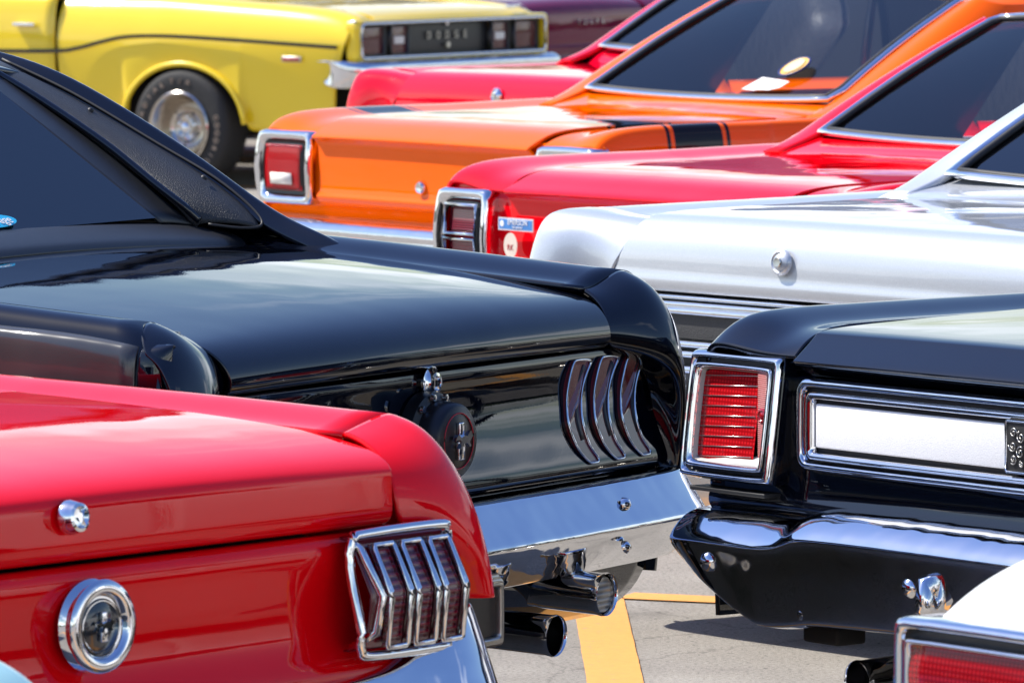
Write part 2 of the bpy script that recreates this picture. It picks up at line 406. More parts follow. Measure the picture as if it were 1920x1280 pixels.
def greenhouse(root, mat, g, gl=None, side_gl=None, trim=True):
    """g: xb yb zb rear window base, xt yt zt its top, yf zf front of the roof, xs zs belt line, yw windscreen base"""
    gl = gl or GLS; side_gl = side_gl or GLS
    xb, yb, zb, xt, yt, zt, yf, xs, zs, yw = [g[k] for k in ('xb', 'yb', 'zb', 'xt', 'yt', 'zt', 'yf', 'xs', 'zs', 'yw')]
    sag = g.get('sag', 0.07)
    def wp(t, u):            # point on the rear window, t up the slope, u across
        x = (xb + (xt - xb) * t) * u; y = yb + (yt - yb) * t - sag * (1 - u * u) * (1 - t * .6)
        z = zb + (zt - zb) * t + 0.014 * math.sin(math.pi * t) + 0.018 * (1 - u * u) * t - 0.012 * (1 - u * u) * (1 - t)
        return Vector((x, y, z))
    us = [-1, -.75, -.4, 0, .4, .75, 1]
    w = grid(root, 'rear_window', [[wp(t, u) for u in us] for t in (0, .3, .65, 1)], gl, lv=2, cen=(0, yb + .8, .7))
    # bright moulding and black gasket round the glass
    base = [wp(0, u) + Vector((0, -.012, .004)) for u in [k / 8 - 1 for k in range(17)]]
    right = [wp(t, 1) + Vector((.012, 0, .004)) for t in (.08, .25, .45, .65, .85, .97)]
    top = [wp(1, u) + Vector((0, .012, .006)) for u in [1 - k / 8 for k in range(17)]]
    left = [wp(t, -1) + Vector((-.012, 0, .004)) for t in (.97, .85, .65, .45, .25, .08)]
    if trim:
        tube(root, 'window_moulding', base + right + top + left, 0.013, CH, True, 8, sx=1.0, sy=.8)
        gp = [p * 1.0 for p in base + right + top + left]
        cx = Vector((0, (yb + yt) / 2, (zb + zt) / 2))
        tube(root, 'window_gasket', [cx + (p - cx) * 0.966 + Vector((0, 0, .002)) for p in gp], 0.010, BLKTRIM, True, 6)
    zr = zt + 0.045
    rows = []
    for (y, dz, k) in ((yt + .012, -.045 + .012, 1), (yt + .12, -.02, 1.01), (yt + .4, 0.0, 1.0), (yf - .2, -.003, .98), (yf, -.035, .96)):
        rows.append([(u * (xt + .10) * k, y, zr + dz + 0.012 - 0.032 * u * u - (0.03 if abs(u) == 1 else 0)) for u in (-1, -.93, -.75, -.4, 0, .4, .75, .93, 1)])
    grid(root, 'roof', rows, mat, lv=2, solid=0.012, lining=SATIN, cen=(0, yf - .4, .5))
    bf = g.get('pf', yb + .62)
    rows = []
    for t in (-.10, 0.0, .14, .4, .7, .92, 1.0):
        tt = max(t, 0)
        wi = wp(tt, 1)
        if t < 0: wi = wi + Vector((.02, -.13, -.045))
        e = 1 - tt; ox = xs + (xt + .115 - xs) * tt; oz = zs + (zr - .035 - zs) * tt + (0 if t < 0 else .012 * math.sin(math.pi * tt))
        oy = wi.y - .02 + .03 * tt
        if t < 0: ox = xs - .02; oz = zs - .045; oy = wi.y - .01
        fy = bf + (yt + .22 - bf) * tt; fz = zs - .02 + (zr - .06 - zs + .02) * tt
        rows.append([wi + Vector((.016, 0, -.002)), wi + Vector((.05 + .03 * e, 0, .002)), Vector((wi.x * .35 + ox * .65, oy + .0, oz * .7 + wi.z * .3 + .006)), Vector((ox, oy + .05, oz - .02)), Vector((ox + .006, (oy + fy) / 2 + .03, (oz + fz) / 2 - .01)), Vector((ox - .006, fy, fz))])
    both(root, 'rear_pillar', rows, mat, lv=2, solid=0.015, lining=SATIN, cen=(0.1, yb + .8, .7))
    # side glass, windscreen, front pillars
    for s in (-1, 1):
        a = Vector((s * (xs - .015), bf, zs)); b_ = Vector((s * (xt + .10), yt + .22, zr - .06)); c = Vector((s * (xt + .08), yf, zr - .055)); d = Vector((s * (xs - .02), yw - .10, zs))
        grid(root, 'side_window', [[a, a.lerp(d, .5), d], [a.lerp(b_, .5) + Vector((s * .012, 0, 0)), a.lerp(b_, .5).lerp(d.lerp(c, .5), .5) + Vector((s * .012, 0, 0)), d.lerp(c, .5) + Vector((s * .012, 0, 0))], [b_, b_.lerp(c, .5), c]], side_gl, lv=2, cen=(0, yf - .5, .8))
        tube(root, 'front_pillar', [d, d.lerp(c, .5) + Vector((s * .014, 0, .01)), c], 0.022, mat, False, 8)
        m_ = a.lerp(d, .45); n_ = b_.lerp(c, .45)
        tube(root, 'window_divider', [m_, n_], 0.012, SATIN, False, 6)
    grid(root, 'windscreen', [[(u * (xs - .03), yw + .02 - .16 * u * u, zs - .01 + .02 * (1 - u * u)) for u in (-1, -.6, 0, .6, 1)], [(u * (xt + .08) , yf + .02 - .05 * u * u, zr - .05 + .02 * (1 - u * u)) for u in (-1, -.6, 0, .6, 1)]], side_gl, lv=3, cen=(0, yf - .5, .8))
    # inside: parcel shelf, seats, dash
    box(root, 'parcel_shelf', (-xs + .06, yb + .04, zb - .10), (xs - .06, yb + .45, zb - .07), SATIN, 0.006)
    box(root, 'rear_seat', (-xs + .16, yb + .42, .42), (xs - .16, yb + .62, zb - .03), SEATM, 0.05)
    for s in (-1, 1):
        box(root, 'front_seat', (s * .36 - .25, yf - .55, .42), (s * .36 + .25, yf - .36, zb - .01), SEATM, 0.06)
    box(root, 'dashboard', (-xs + .08, yw - .42, .62), (xs - .08, yw - .14, zs - .01), SATIN, 0.03)
    box(root, 'cabin_floor', (-xs + .08, yb + .1, .38), (xs - .08, yw, .44), DARK)
    return wp
def lid(root, prof, xh, mat, crown=0.012, plan=0.0, cr=None, name='boot_lid', label=None, tap=None, us=(-1, -.985, -.8, -.5, 0, .5, .8, .985, 1), lv=2, dz=None):
    """boot lid: prof [(y, z)] from the rear lip over the edge to the window, swept across the car"""
    rows = []
    for k, (y, z) in enumerate(prof):
        w = xh + (tap[k] if tap else 0); f = 1.0 if z > prof[-1][1] - .08 else 0.35
        rows.append([(u * w, y + plan * u * u, z - crown * f * u * u) for u in us])
    return grid(root, name, rows, mat, cr, {0: 1, 1: .5, len(us) - 2: .5, len(us) - 1: 1}, lv, 0.010, label=label)
def tail(root, prof, xh, mat, plan=0.0, cr=None, name='tail_panel', crown=0.0):
    return grid(root, name, [[(u * xh, y + plan * u * u, z - crown * u * u) for u in (-1, -.8, -.4, 0, .4, .8, 1)] for (y, z) in prof], mat, cr, None, 2, 0.008)
def frame_ring(root, name, outer, inner, y_in, mat, lip=0.006, rnd=0.3):
    """bezel: outer and inner outlines (3-D, same count); raised lip then a wall down to y_in"""
    n = len(outer); o = [Vector(p) for p in outer]; i_ = [Vector(p) for p in inner]
    back = Vector((0, y_in, 0)); rows = []
    rows.append([p + back for p in o]); rows.append(o)
    rows.append([a.lerp(b_, .25) + Vector((0, -lip, 0)) for a, b_ in zip(o, i_)])
    rows.append([a.lerp(b_, .6) + Vector((0, -lip * .5, 0)) for a, b_ in zip(o, i_)])
    rows.append([a.lerp(b_, .75) + Vector((0, -lip * 1.1, 0)) for a, b_ in zip(o, i_)])
    rows.append(i_); rows.append([p + back for p in i_])
    c = sum(o, Vector()) / n
    return grid(root, name, rows, mat, {1: .5, 5: .5}, None, 1, 0, cen=tuple(c + Vector((0, .05, 0))), closed=True)
def rrect(x0, x1, z0, z1, r, y=0.0, n=3, skew=None):
    pts = []
    for (cx, cz, a0) in ((x1 - r, z1 - r, 0), (x0 + r, z1 - r, 90), (x0 + r, z0 + r, 180), (x1 - r, z0 + r, 270)):
        for k in range(n + 1):
            a = R_(a0 + 90 * k / n); pts.append((cx + r * math.cos(a), y, cz + r * math.sin(a)))
    if skew: pts = [skew(p) for p in pts]
    return pts
def mopar_sections(zlid, crown, W=0.885, xs=0.62, low=0.34, xc=0.79):
    tab = []
    for (y, z) in crown:
        zl = zlid(y)
        tab.append((y, [(xs, 0, zl), (xs + .07, 0, zl + .25 * (z - zl) - .004), (xc - .01, 0, z - .006), (xc + .065, 0, z), (W - .003, 0, z - .035), (W + .006, 0, .76), (W, 0, .60), (W - .03, 0, low)]))
    return tab
def exhaust(root, x, y, z, r, L, mat=None, yaw=0.0, flat=1.0, squeeze=1.0, inner=True):
    d = Vector((math.sin(yaw), math.cos(yaw), 0.04)).normalized(); P = Vector((x, y, z))
    prof = [(r * .93, 0.25), (r * .93, 0.01), (r * .93, 0.0), (r, -0.004), (r * 1.04, 0.002), (r, 0.012), (r * .98, L * .6), (r * .7, L)]
    o = lathe(root, 'exhaust_tip', P, d, prof, mat or CH, 32)
    lathe(o, 'exhaust_bore', P + d * 0.10, d, [(0.0, 0.0), (r * .92, 0.0), (r * .92, .01)], DARK, 24)
    tube(root, 'exhaust_pipe', [P + d * L * .9, P + d * (L + .5) + Vector((0, 0, .02))], r * .6, STEEL, False, 12)
    return o
def studs(root, name, pts, r, mat, axis=(0, -1, 0)):
    for p in pts:
        lathe(root, name, p, axis, [(r * 1.15, 0), (r, .35 * r), (r * .7, .75 * r), (0, r)], mat, 14)

# ------------------------------------------------------------------ ground, paint lines, surroundings
def ground_mat():
    m, nt, b = nmat('worn_asphalt'); co = objco(nt)
    n1 = noise(nt, 1.1, 6, co, 0.6); n2 = noise(nt, 95, 3, co, 0.7); n3 = noise(nt, 420, 2, co, 0.6)
    r1 = ramp(nt, n1.outputs[0], [(0.3, (0.26, 0.235, 0.20)), (0.7, (0.36, 0.33, 0.29))])
    r2 = ramp(nt, n2.outputs[0], [(0.28, (0.48,) * 3), (0.5, (1.0,) * 3), (0.75, (1.25,) * 3)])
    r3 = ramp(nt, n3.outputs[0], [(0.3, (0.7,) * 3), (0.6, (1.1,) * 3)])
    def mul(a, c):
        x = nt.nodes.new('ShaderNodeMix'); x.data_type = 'RGBA'; x.blend_type = 'MULTIPLY'; x.inputs[0].default_value = 1
        nt.links.new(a, x.inputs[6]); nt.links.new(c, x.inputs[7]); return x.outputs[2]
    c = mul(mul(r1.outputs[0], r2.outputs[0]), r3.outputs[0])
    sp = noise(nt, 55, 1, co); r4 = ramp(nt, sp.outputs[0], [(0.22, (0.12,) * 3), (0.27, (1,) * 3)])
    c = mul(c, r4.outputs[0])
    vc = nt.nodes.new('ShaderNodeTexVoronoi'); vc.feature = 'DISTANCE_TO_EDGE'; vc.inputs['Scale'].default_value = 0.9
    wn_ = noise(nt, 5, 4, co, .7); ma = nt.nodes.new('ShaderNodeMix'); ma.data_type = 'RGBA'; ma.inputs[0].default_value = .12
    nt.links.new(co, ma.inputs[6]); nt.links.new(wn_.outputs['Color'], ma.inputs[7]); nt.links.new(ma.outputs[2], vc.inputs['Vector'])
    c = mul(c, ramp(nt, vc.outputs['Distance'], [(0.0, (.62,) * 3), (0.0035, (1,) * 3)]).outputs[0])
    os_ = noise(nt, 2.3, 3, co, .5); c = mul(c, ramp(nt, os_.outputs[0], [(0.28, (.62,) * 3), (0.42, (1,) * 3), (.7, (1.12,) * 3)]).outputs[0])
    nt.links.new(c, b.inputs['Base Color']); b.inputs['Roughness'].default_value = 0.85
    ad = nt.nodes.new('ShaderNodeMath'); ad.operation = 'ADD'; nt.links.new(n2.outputs[0], ad.inputs[0]); nt.links.new(n3.outputs[0], ad.inputs[1])
    bump(nt, b, ad.outputs[0], 0.7, 0.006)
    return m
def line_mat():
    m, nt, b = nmat('worn_yellow_road_paint'); co = objco(nt)
    n = noise(nt, 38, 8, co, 0.8); r = ramp(nt, n.outputs[0], [(0.33, (0.33, 0.27, 0.19)), (0.42, (0.72, 0.32, 0.07)), (0.8, (0.80, 0.38, 0.10))])
    nt.links.new(r.outputs[0], b.inputs['Base Color']); b.inputs['Roughness'].default_value = 0.7
    bump(nt, b, n.outputs[0], 0.6, 0.004); return m
GM = ground_mat(); LM = line_mat()
g = mesh('ground', [(-400, -150, 0), (400, -150, 0), (400, 900, 0), (-400, 900, 0)], [(0, 1, 2, 3)], GM, None, False); g['kind'] = 'structure'
def stripe(ax, ay, bx, by, w):
    a = Vector((ax, ay)); b_ = Vector((bx, by)); t = (b_ - a).normalized(); s = Vector((-t.y, t.x)) * w / 2; n = max(2, int((b_ - a).length / .06)); v = []; f = []
    for i in range(n + 1):
        p = a.lerp(b_, i / n)
        for q in (1, -1):
            e = s * q * (1 + random.uniform(-.012, .012)); v.append((p.x + e.x, p.y + e.y, 0.004))
    for i in range(n): f.append((2 * i, 2 * i + 1, 2 * i + 3, 2 * i + 2))
    o = mesh('parking_line', v, f, LM, None, False); o['kind'] = 'structure'; return o
stripe(0.222, 14.1, 0.203, 15.90, 0.122); stripe(0.24, 6.0, 0.222, 14.1, 0.122)
stripe(0.203, 15.90, -0.25, 45, 0.122)
for k in range(-3, 9):
    y = 15.86 + k * 3.0; x = .21 - .006 * k * 3
    stripe(x + .06, y - .04, x + 4.2, y - 1.75, 0.125)
    if k != 0: stripe(x - .06, y + .04, x - 4.2, y + 2.0, 0.125)

def foliage_mat():
    m, nt, b = nmat('distant_foliage'); n = noise(nt, 1.3, 5)
    r = ramp(nt, n.outputs[0], [(0.3, (0.025, 0.04, 0.014)), (0.7, (0.09, 0.12, 0.045))]); nt.links.new(r.outputs[0], b.inputs['Base Color']); b.inputs['Roughness'].default_value = .8
    return m
tb = bmesh.new(); bmesh.ops.create_icosphere(tb, subdivisions=2, radius=1); IV = [v.co.copy() for v in tb.verts]; IF = [[v.index for v in f.verts] for f in tb.faces]; tb.free()
tv = []; tf = []
for k in range(620):
    a = random.uniform(0, 2 * math.pi)
    r = random.uniform(120, 150); h = random.uniform(1.6, 3.4) * (1.9 if random.random() < .2 and abs(math.sin(a / 2 - .785)) > .5 else 1)
    for q in range(2):
        rr = random.uniform(1.2, 3.2); n0 = len(tv); c = Vector((r * math.cos(a) + random.uniform(-3, 3), r * math.sin(a) + random.uniform(-3, 3), h * random.uniform(.5, 1)))
        for p in IV: tv.append((c.x + p.x * rr * random.uniform(.85, 1.15), c.y + p.y * rr * random.uniform(.85, 1.15), c.z + p.z * rr * .7 * random.uniform(.8, 1.2)))
        for f_ in IF: tf.append([i + n0 for i in f_])
me = bpy.data.meshes.new('distant_trees'); me.from_pydata(tv, [], tf); me.update()
o = link('distant_trees', me, foliage_mat(), None, False); o['kind'] = 'stuff'; o['label'] = 'low dark belt of trees far off around the car park'; o['category'] = 'tree belt'

LEFT = 'cars parked in the left row'; RIGHT = 'cars parked in the right row'
# ------------------------------------------------------------------ black fastback with three slot lamps per side
NAVY = paint('black_paint', (0.0018, 0.0026, 0.0060), rough=.5, wave=.0011, ior=1.65)
B = car_root('pony_car', -.140, 12.35, 59, 'black coupe with three curved slot lamps and a textured rear pillar panel', 'car', LEFT)
lid(B, [(.026, .818), (.004, .826), (-.006, .842), (.000, .868), (.018, .892), (.055, .917), (.13, .943), (.30, .967), (.58, .994), (.86, 1.012), (.885, 1.006)], .665, NAVY, crown=.022, tap=[.002, .003, .004, .006, .012, .022, .034, .037, .038, .04, .04], plan=.018, cr={1: .35, 10: 1}, lv=3)
def bsec(y, z, W=.903, inner=.704):
    return (y, [(inner, 0, z - .030), (inner + .035, 0, z - .030), (.79, 0, z - .008), (.845, 0, z), (.888, 0, z - .020), (W, 0, .86), (W + .004, 0, .68), (W - .03, 0, .36)])
tab = [(.088, bsec(.088, .960)[1]), (.30, bsec(.3, .975)[1]), (.65, bsec(.65, 1.0)[1]), (1.0, bsec(1.0, 1.02)[1]), (1.95, bsec(1.95, 1.0)[1])]
tab[0] = (.088, [(p[0], dy, p[2]) for p, dy in zip(tab[0][1], (.012, .008, 0, 0, -.01, -.055, -.075, -.06))])
quarter(B, tab, 1.95, NAVY, cr={0: .8}, left=False)
tabl = list(tab); tabl[0] = (.088, [(p[0], dy, p[2]) for p, dy in zip(tab[0][1], (.012, .008, 0, 0, -.030, -.085, -.095, -.08))])
quarter(B, tabl, 1.95, NAVY, cr={0: .8}, right=False)
ext = [
 [(.706, .096, .925), (.700, .068, .912), (.690, .040, .885), (.677, .022, .845), (.672, .030, .812), (.838, .034, .775), (.852, .026, .68), (.85, .010, .56)],
 [(.742, .092, .928), (.736, .058, .918), (.725, .022, .888), (.715, .006, .845), (.712, .008, .806), (.846, .012, .765), (.860, .008, .68), (.858, -.002, .56)],
 [(.790, .084, .950), (.786, .040, .935), (.776, .000, .893), (.770, -.022, .842), (.770, -.030, .800), (.852, -.022, .755), (.868, -.016, .66), (.868, -.015, .56)],
 [(.835, .084, .960), (.833, .034, .943), (.828, -.008, .900), (.825, -.034, .850), (.826, -.052, .800), (.856, -.048, .740), (.872, -.038, .65), (.875, -.03, .56)],
 [(.884, .076, .938), (.884, .028, .915), (.882, -.008, .872), (.882, -.024, .825), (.882, -.034, .775), (.885, -.038, .72), (.893, -.03, .64), (.892, -.018, .56)],
 [(.902, .050, .862), (.903, .020, .845), (.902, .002, .81), (.905, -.002, .775), (.907, -.002, .74), (.907, .0, .70), (.907, .004, .63), (.90, .010, .56)]]
grid(B, 'quarter_extension', ext, NAVY, None, {0: .4}, 3, .010)
extl = mir(ext)
extl[5] = [(-.903, .040, .905), (-.906, .004, .885), (-.908, -.014, .85), (-.906, -.032, .80), (-.907, -.034, .75), (-.907, -.030, .70), (-.907, -.020, .63), (-.90, -.005, .56)]
extl[4] = [(x, y - .010, z) for x, y, z in extl[4]]
grid(B, 'quarter_extension', extl, NAVY, None, {0: .4}, 3, .010)
tail(B, [(.034, .812), (.030, .795), (.036, .760), (.032, .715), (.020, .665), (.004, .620), (-.006, .590), (-.002, .572), (.05, .555)], .862, NAVY, cr={1: .3})
tail(B, [(.06, .56), (.02, .50), (.02, .40), (.06, .32), (.14, .27)], .84, NAVY, name='rear_valance')
# deck filler below the glass
grid(B, 'cowl_panel', [[(u * .72, y, z - .025 * u * u) for u in (-1, -.6, 0, .6, 1)] for (y, z) in ((.892, 1.008), (.905, 1.024), (.95, 1.040), (1.0, 1.052), (1.03, 1.050))], SATIN, cr={1: .3}, lv=2, solid=.01)
# slot lamps with bright frames
slot = [(.542, .028, .792), (.524, .028, .754), (.515, .027, .713), (.508, .017, .673), (.522, .006, .631), (.552, -.001, .604), (.570, -.003, .600), (.590, -.001, .605), (.567, .008, .638), (.562, .019, .679), (.572, .028, .719), (.585, .028, .760), (.607, .028, .790), (.598, .028, .796), (.560, .028, .798)]
for s in (1, -1):
    for k in range(3):
        P = smoothpath([(s * (x + (.100 + .006 * (z - .6) / .2) * k), y - .001, z) for (x, y, z) in slot], 4, True)
        lamp = poly_plate(B, 'slot_lamp', [p + Vector((0, -.001, 0)) for p in P], .02, lens_mat('smoked_red_lens', (.16, .010, .016)))
        tube(lamp, 'lamp_frame', [p + Vector((0, -.003, 0)) for p in P], .0028, CH, True, 6)
        Pi = smoothpath([(s * (x + .108 * k), y, z) for (x, y, z) in slot[8:13]], 4)
        sweep(lamp, 'lamp_divider', [p + Vector((-s * .016, -.0025, 0)) for p in Pi[1:-1]], [(-.007, -.001), (.007, -.001), (.007, .001), (-.007, .001)], SATIN, up=(0, 1, 0))
# lock and round cap with a running-horse badge
lk = lathe(B, 'boot_lock', (.016, .026, .792), (0, -1, 0), [(.030, 0), (.031, .006), (.022, .010), (.020, .016), (.014, .017), (.012, .012), (0, .012)], CH, 28)
box(lk, 'key_slot', (.014, .008, .786), (.018, .012, .798), DARK)
cap = lathe(B, 'fuel_cap', (0, .030, .688), (0, -1, 0), [(.090, 0), (.091, .012), (.088, .026), (.074, .032), (.073, .050), (.070, .072), (.064, .078), (0, .078)], plain('matt_black_cap', (.006, .006, .007), .35), 48)
for k in range(12):
    a = R_(30 * k + 12); lathe(cap, 'cap_screw', (.081 * math.cos(a), -.001, 0.688 + .081 * math.sin(a)), (0, -1, 0), [(.0075, 0), (.0065, .006), (0, .007)], CH, 10)
tube(cap, 'red_pinstripe', [(.052 * math.cos(R_(a)), -.0485, .688 + .052 * math.sin(R_(a))) for a in range(0, 360, 12)], .0014, plain('red_print', (.4, .01, .02), .4), True, 4)
bd = []
for zz, hw in ((.035, .008), (-.035, .011)):
    bd.append(box(cap, 'badge_bar', (-hw, -.056, .688 + min(zz, 0) + (0 if zz > 0 else 0)), (hw, -.048, .688 + max(zz, 0)), CH, .002))
horse = [(-.030, .008), (-.022, .012), (-.012, .006), (0, .010), (.010, .008), (.018, .016), (.024, .018), (.026, .012), (.034, .012), (.036, .008), (.026, .004), (.018, -.004), (.024, -.012), (.018, -.014), (.010, -.006), (-.004, -.006), (-.012, -.016), (-.018, -.016), (-.010, -.004), (-.018, .002), (-.028, .002), (-.034, .0)]
poly_plate(cap, 'horse_badge', [(x * .95, -.062, .690 + z * .95) for x, z in horse], .008, CH)
# bumper
bp = [(.0, .560), (-.03, .572), (-.060, .567), (-.100, .515), (-.122, .489), (-.116, .470), (-.074, .428), (-.036, .398), (-.01, .394)]
rows = []
for x, dy, dz in ((-.93, .20, -.01), (-.945, .12, -.004), (-.925, .055, 0), (-.86, .012, 0), (-.70, .0, 0), (-.35, -.012, 0), (0, -.016, 0)):
    rows.append([(x * (1 if abs(x) < .9 else (1 - .012 * (i in (0, 1, 7, 8)))), y * (.8 if abs(x) > .9 else 1) + dy, z + dz) for i, (y, z) in enumerate(bp)])
rows = rows + [[(-p[0], p[1], p[2]) for p in r] for r in rows[-2::-1]]
bmp = grid(B, 'rear_bumper', rows, CH, None, {2: .45, 4: .3, 7: .5}, 3, .004, cen=(0, .3, .47))
studs(bmp, 'bumper_bolt', [(.53, -.098, .528), (-.53, -.098, .528), (.50, -.116, .449), (-.50, -.116, .449)], .012, CH, (0, -.8, .3))
for s in (-1,):
    sweep(bmp, 'plate_bracket', [(s * .135, -.07, .45), (s * .135, -.112, .44), (s * .135, -.115, .40), (s * .135, -.085, .37)], [(-.018, -.008), (.018, -.008), (.014, .008), (-.014, .008)], CH, up=(1, 0, 0))
fr = frame_ring(B, 'plate_frame', rrect(-.16, .09, .30, .43, .012, -.09), rrect(-.145, .075, .318, .412, .008, -.09), .012, STEEL)
box(fr, 'plate_back', (-.146, -.082, .317), (.076, -.079, .413), SATIN)
exhaust(B, .445, -.105, .362, .041, .22); exhaust(B, .255, -.105, .302, .039, .30)
lathe(B, 'reversing_lamp', (.445, -.098, .362), (0, -1, 0), [(.036, 0), (.034, .003), (0, .005)], lens_mat('clear_lens', (.28, .28, .26), ribs=(30, 'Z')), 28)
# roof, buttresses, recessed window
g_ = dict(xb=.56, yb=.99, zb=1.045, xt=.50, yt=1.52, zt=1.345, yf=2.45, xs=.86, zs=.985, yw=3.1, sag=.02)
zr = 1.385
grid(B, 'rear_window', [[(u * (.55 - .05 * t), 1.0 + .40 * t, 1.045 + .285 * t) for u in (-1, -.5, 0, .5, 1)] for t in (0, .5, 1)], glass('black_car_glass', (.03, .04, .06)), lv=1, cen=(0, 2, .7))
for s in (1, -1):
    # black inner cheek beside the glass
    grid(B, 'recess_wall', [[(s * .552, .99, 1.038), (s * .60, .99, 1.036), (s * .655, .975, 1.028)], [(s * .535, 1.14, 1.145), (s * .58, 1.13, 1.135), (s * .636, 1.105, 1.128)], [(s * .515, 1.28, 1.245), (s * .565, 1.27, 1.235), (s * .628, 1.26, 1.226)], [(s * .50, 1.44, 1.345), (s * .56, 1.45, 1.345), (s * .612, 1.46, 1.345)]], SATIN, lv=2, solid=.006)
    tube(B, 'recess_moulding', smoothpath([(s * .655, .965, 1.036), (s * .634, .992, 1.068), (s * .630, 1.062, 1.113), (s * .628, 1.177, 1.188), (s * .617, 1.332, 1.276), (s * .60, 1.46, 1.343)], 5), .008, NAVY, False, 8)
    # textured trim panel on the buttress
    OL = [(.748, .880, 1.020), (.762, .908, 1.050), (.760, 1.0, 1.112), (.752, 1.131, 1.177), (.738, 1.335, 1.278), (.722, 1.50, 1.345)]
    IL = [(.655, .965, 1.030), (.640, .990, 1.070), (.638, 1.060, 1.115), (.636, 1.175, 1.190), (.625, 1.330, 1.278), (.61, 1.47, 1.345)]
    rows = []
    for (a_, b_) in zip(IL, OL):
        A, C = Vector(a_), Vector(b_); rows.append([A + Vector((0, .01, -.012)), A, A.lerp(C, .35) + Vector((0, -.006, .006)), A.lerp(C, .7) + Vector((0, -.006, .006)), C])
    tp = grid(B, 'pillar_trim', [[(s * p.x, p.y, p.z) for p in r] for r in rows], VINYL, {0: .5}, {1: .4}, 2, .008)
    studs(tp, 'trim_screw', [(s * .725, 1.00, 1.118), (s * .700, 1.26, 1.250)], .006, BLKTRIM, (0, -.7, .7))
    tube(tp, 'trim_seam', smoothpath([(s * .665, .950, 1.028), (s * .71, .900, 1.020)] + [(s * (x + .006), y, z + .004) for x, y, z in OL], 5), .0035, BLKTRIM, False, 6)
    # buttress skin
    rows = []
    for (y, z, x, side) in ((.58, .955, .80, .90), (.70, .985, .80, .90), (.744, 1.007, .80, .90), (.82, 1.031, .80, .93), (.90, 1.067, .802, .97), (1.0, 1.128, .80, .98), (1.09, 1.181, .797, 1.0), (1.29, 1.286, .79, 1.06), (1.42, 1.339, .782, 1.10), (1.52, 1.364, .772, 1.2), (1.64, 1.385, .76, 1.32)):
        fy = 1.9; rows.append([(s * (x - .045), y + .010, z - .030), (s * (x - .028), y + .002, z - .004), (s * (x - .010), y, z + .002), (s * (x + .015), y + .012, z - .012), (s * (x + .035), y + .06, z - .045), (s * ((x + .05) * .5 + .43), (y + fy) / 2 + .1, min(z - .04, side)), (s * (.88 - (max(0, z - 1) * .42)), fy, side - .02)])
    grid(B, 'buttress', rows, NAVY, lv=2, solid=.012)
grid(B, 'roof', [[(u * (.70 - .0), y, z - .045 * abs(u) ** 3) for u in (-1, -.9, -.6, 0, .6, .9, 1)] for (y, z) in ((1.42, 1.365), (1.46, 1.385), (1.7, 1.405), (2.1, 1.40), (2.5, 1.37))], NAVY, lv=2, solid=.012)
for s in (1, -1):
    grid(B, 'side_window', [[(s * .87, 1.88, .97), (s * .87, 3.0, .96)], [(s * .70, 1.88, 1.33), (s * .70, 2.5, 1.335)]], GLD, lv=0, cen=(0, 2.2, .8))
grid(B, 'windscreen', [[(-.82, 3.0, .97), (0, 3.1, .99), (.82, 3.0, .97)], [(-.69, 2.5, 1.33), (0, 2.52, 1.36), (.69, 2.5, 1.33)]], GLD, lv=1, cen=(0, 2.2, .8))
box(B, 'parcel_shelf', (-.80, 1.03, .97), (.80, 1.5, 1.0), SATIN)
box(B, 'rear_seat', (-.65, 1.5, .42), (.65, 1.7, 1.05), SEATM, .05)
for s in (-1, 1): box(B, 'front_seat', (s * .36 - .25, 2.1, .42), (s * .36 + .25, 2.3, 1.08), SEATM, .06)
# side air scoop on the quarter
for s in (1, -1):
    sc_ = grid(B, 'side_scoop', [[(s * (.895 + d), y, z) for (d, z) in ((-.02, zt), (.0, zt - .006), (.012, zt - .024), (.016, .84), (.016, .76), (.014, .66), (-.01, .60))] for (y, zt) in ((.062, .922 if s < 0 else .84), (.2, .940 if s < 0 else .90), (.5, .952 if s < 0 else .93), (.9, .965), (1.3, .97))], plain('satin_scoop_paint', (.055, .058, .060), .16, coat=.5, var=.2, nb=(2.5, .02)), {0: .6}, {1: .2}, 2, .01)
    grid(B, 'scoop_end', [[(s * (.893 + d * k - .022 * (1 - max(k, 0))), y, z) for (d, z) in ((-.02, .922 - .082 * (s > 0)), (.0, .916 - .082 * (s > 0)), (.012, .900 - .075 * (s > 0)), (.016, .84 - .04 * (s > 0)), (.016, .76), (.014, .66), (-.01, .60))] for (y, k) in (((.056, 1), (.035, .9), (.015, .2), (.008, .0)) if s > 0 else ((.056, 1), (.035, .97), (.014, .8), (.004, .35), (.001, .2)))], NAVY, {0: .6}, None, 2, .01)
rest(B, NAVY, .90, .985, 1.95, 4.65, wy=1.10)
# oval shop sticker at the foot of the rear glass
def oval(parent, name, c, X, Y, a, b_, mat, th=.0015, n=28):
    X = Vector(X).normalized(); Y = Vector(Y).normalized(); N = X.cross(Y).normalized(); c = Vector(c)
    return poly_plate(parent, name, [c + N * th + X * a * math.cos(2 * math.pi * k / n) + Y * b_ * math.sin(2 * math.pi * k / n) for k in range(n)], th, mat, inward=-N)
GN = Vector((0, .40, .285)).normalized(); stx = -.02
st = oval(B, 'round_sticker', (.012, 1.0 + .016, 1.0455 + .018), (1, 0, 0), GN, .075, .020, plain('blue_sticker', (.02, .42, .70), .3))
text(st, 'sticker_text', 'garage', (.028, 1.0 + .0155 - .0020, 1.0455 + .018 + .0016), (1, 0, 0), GN, .032, plain('white_print', (.8, .8, .8), .4), .0004)

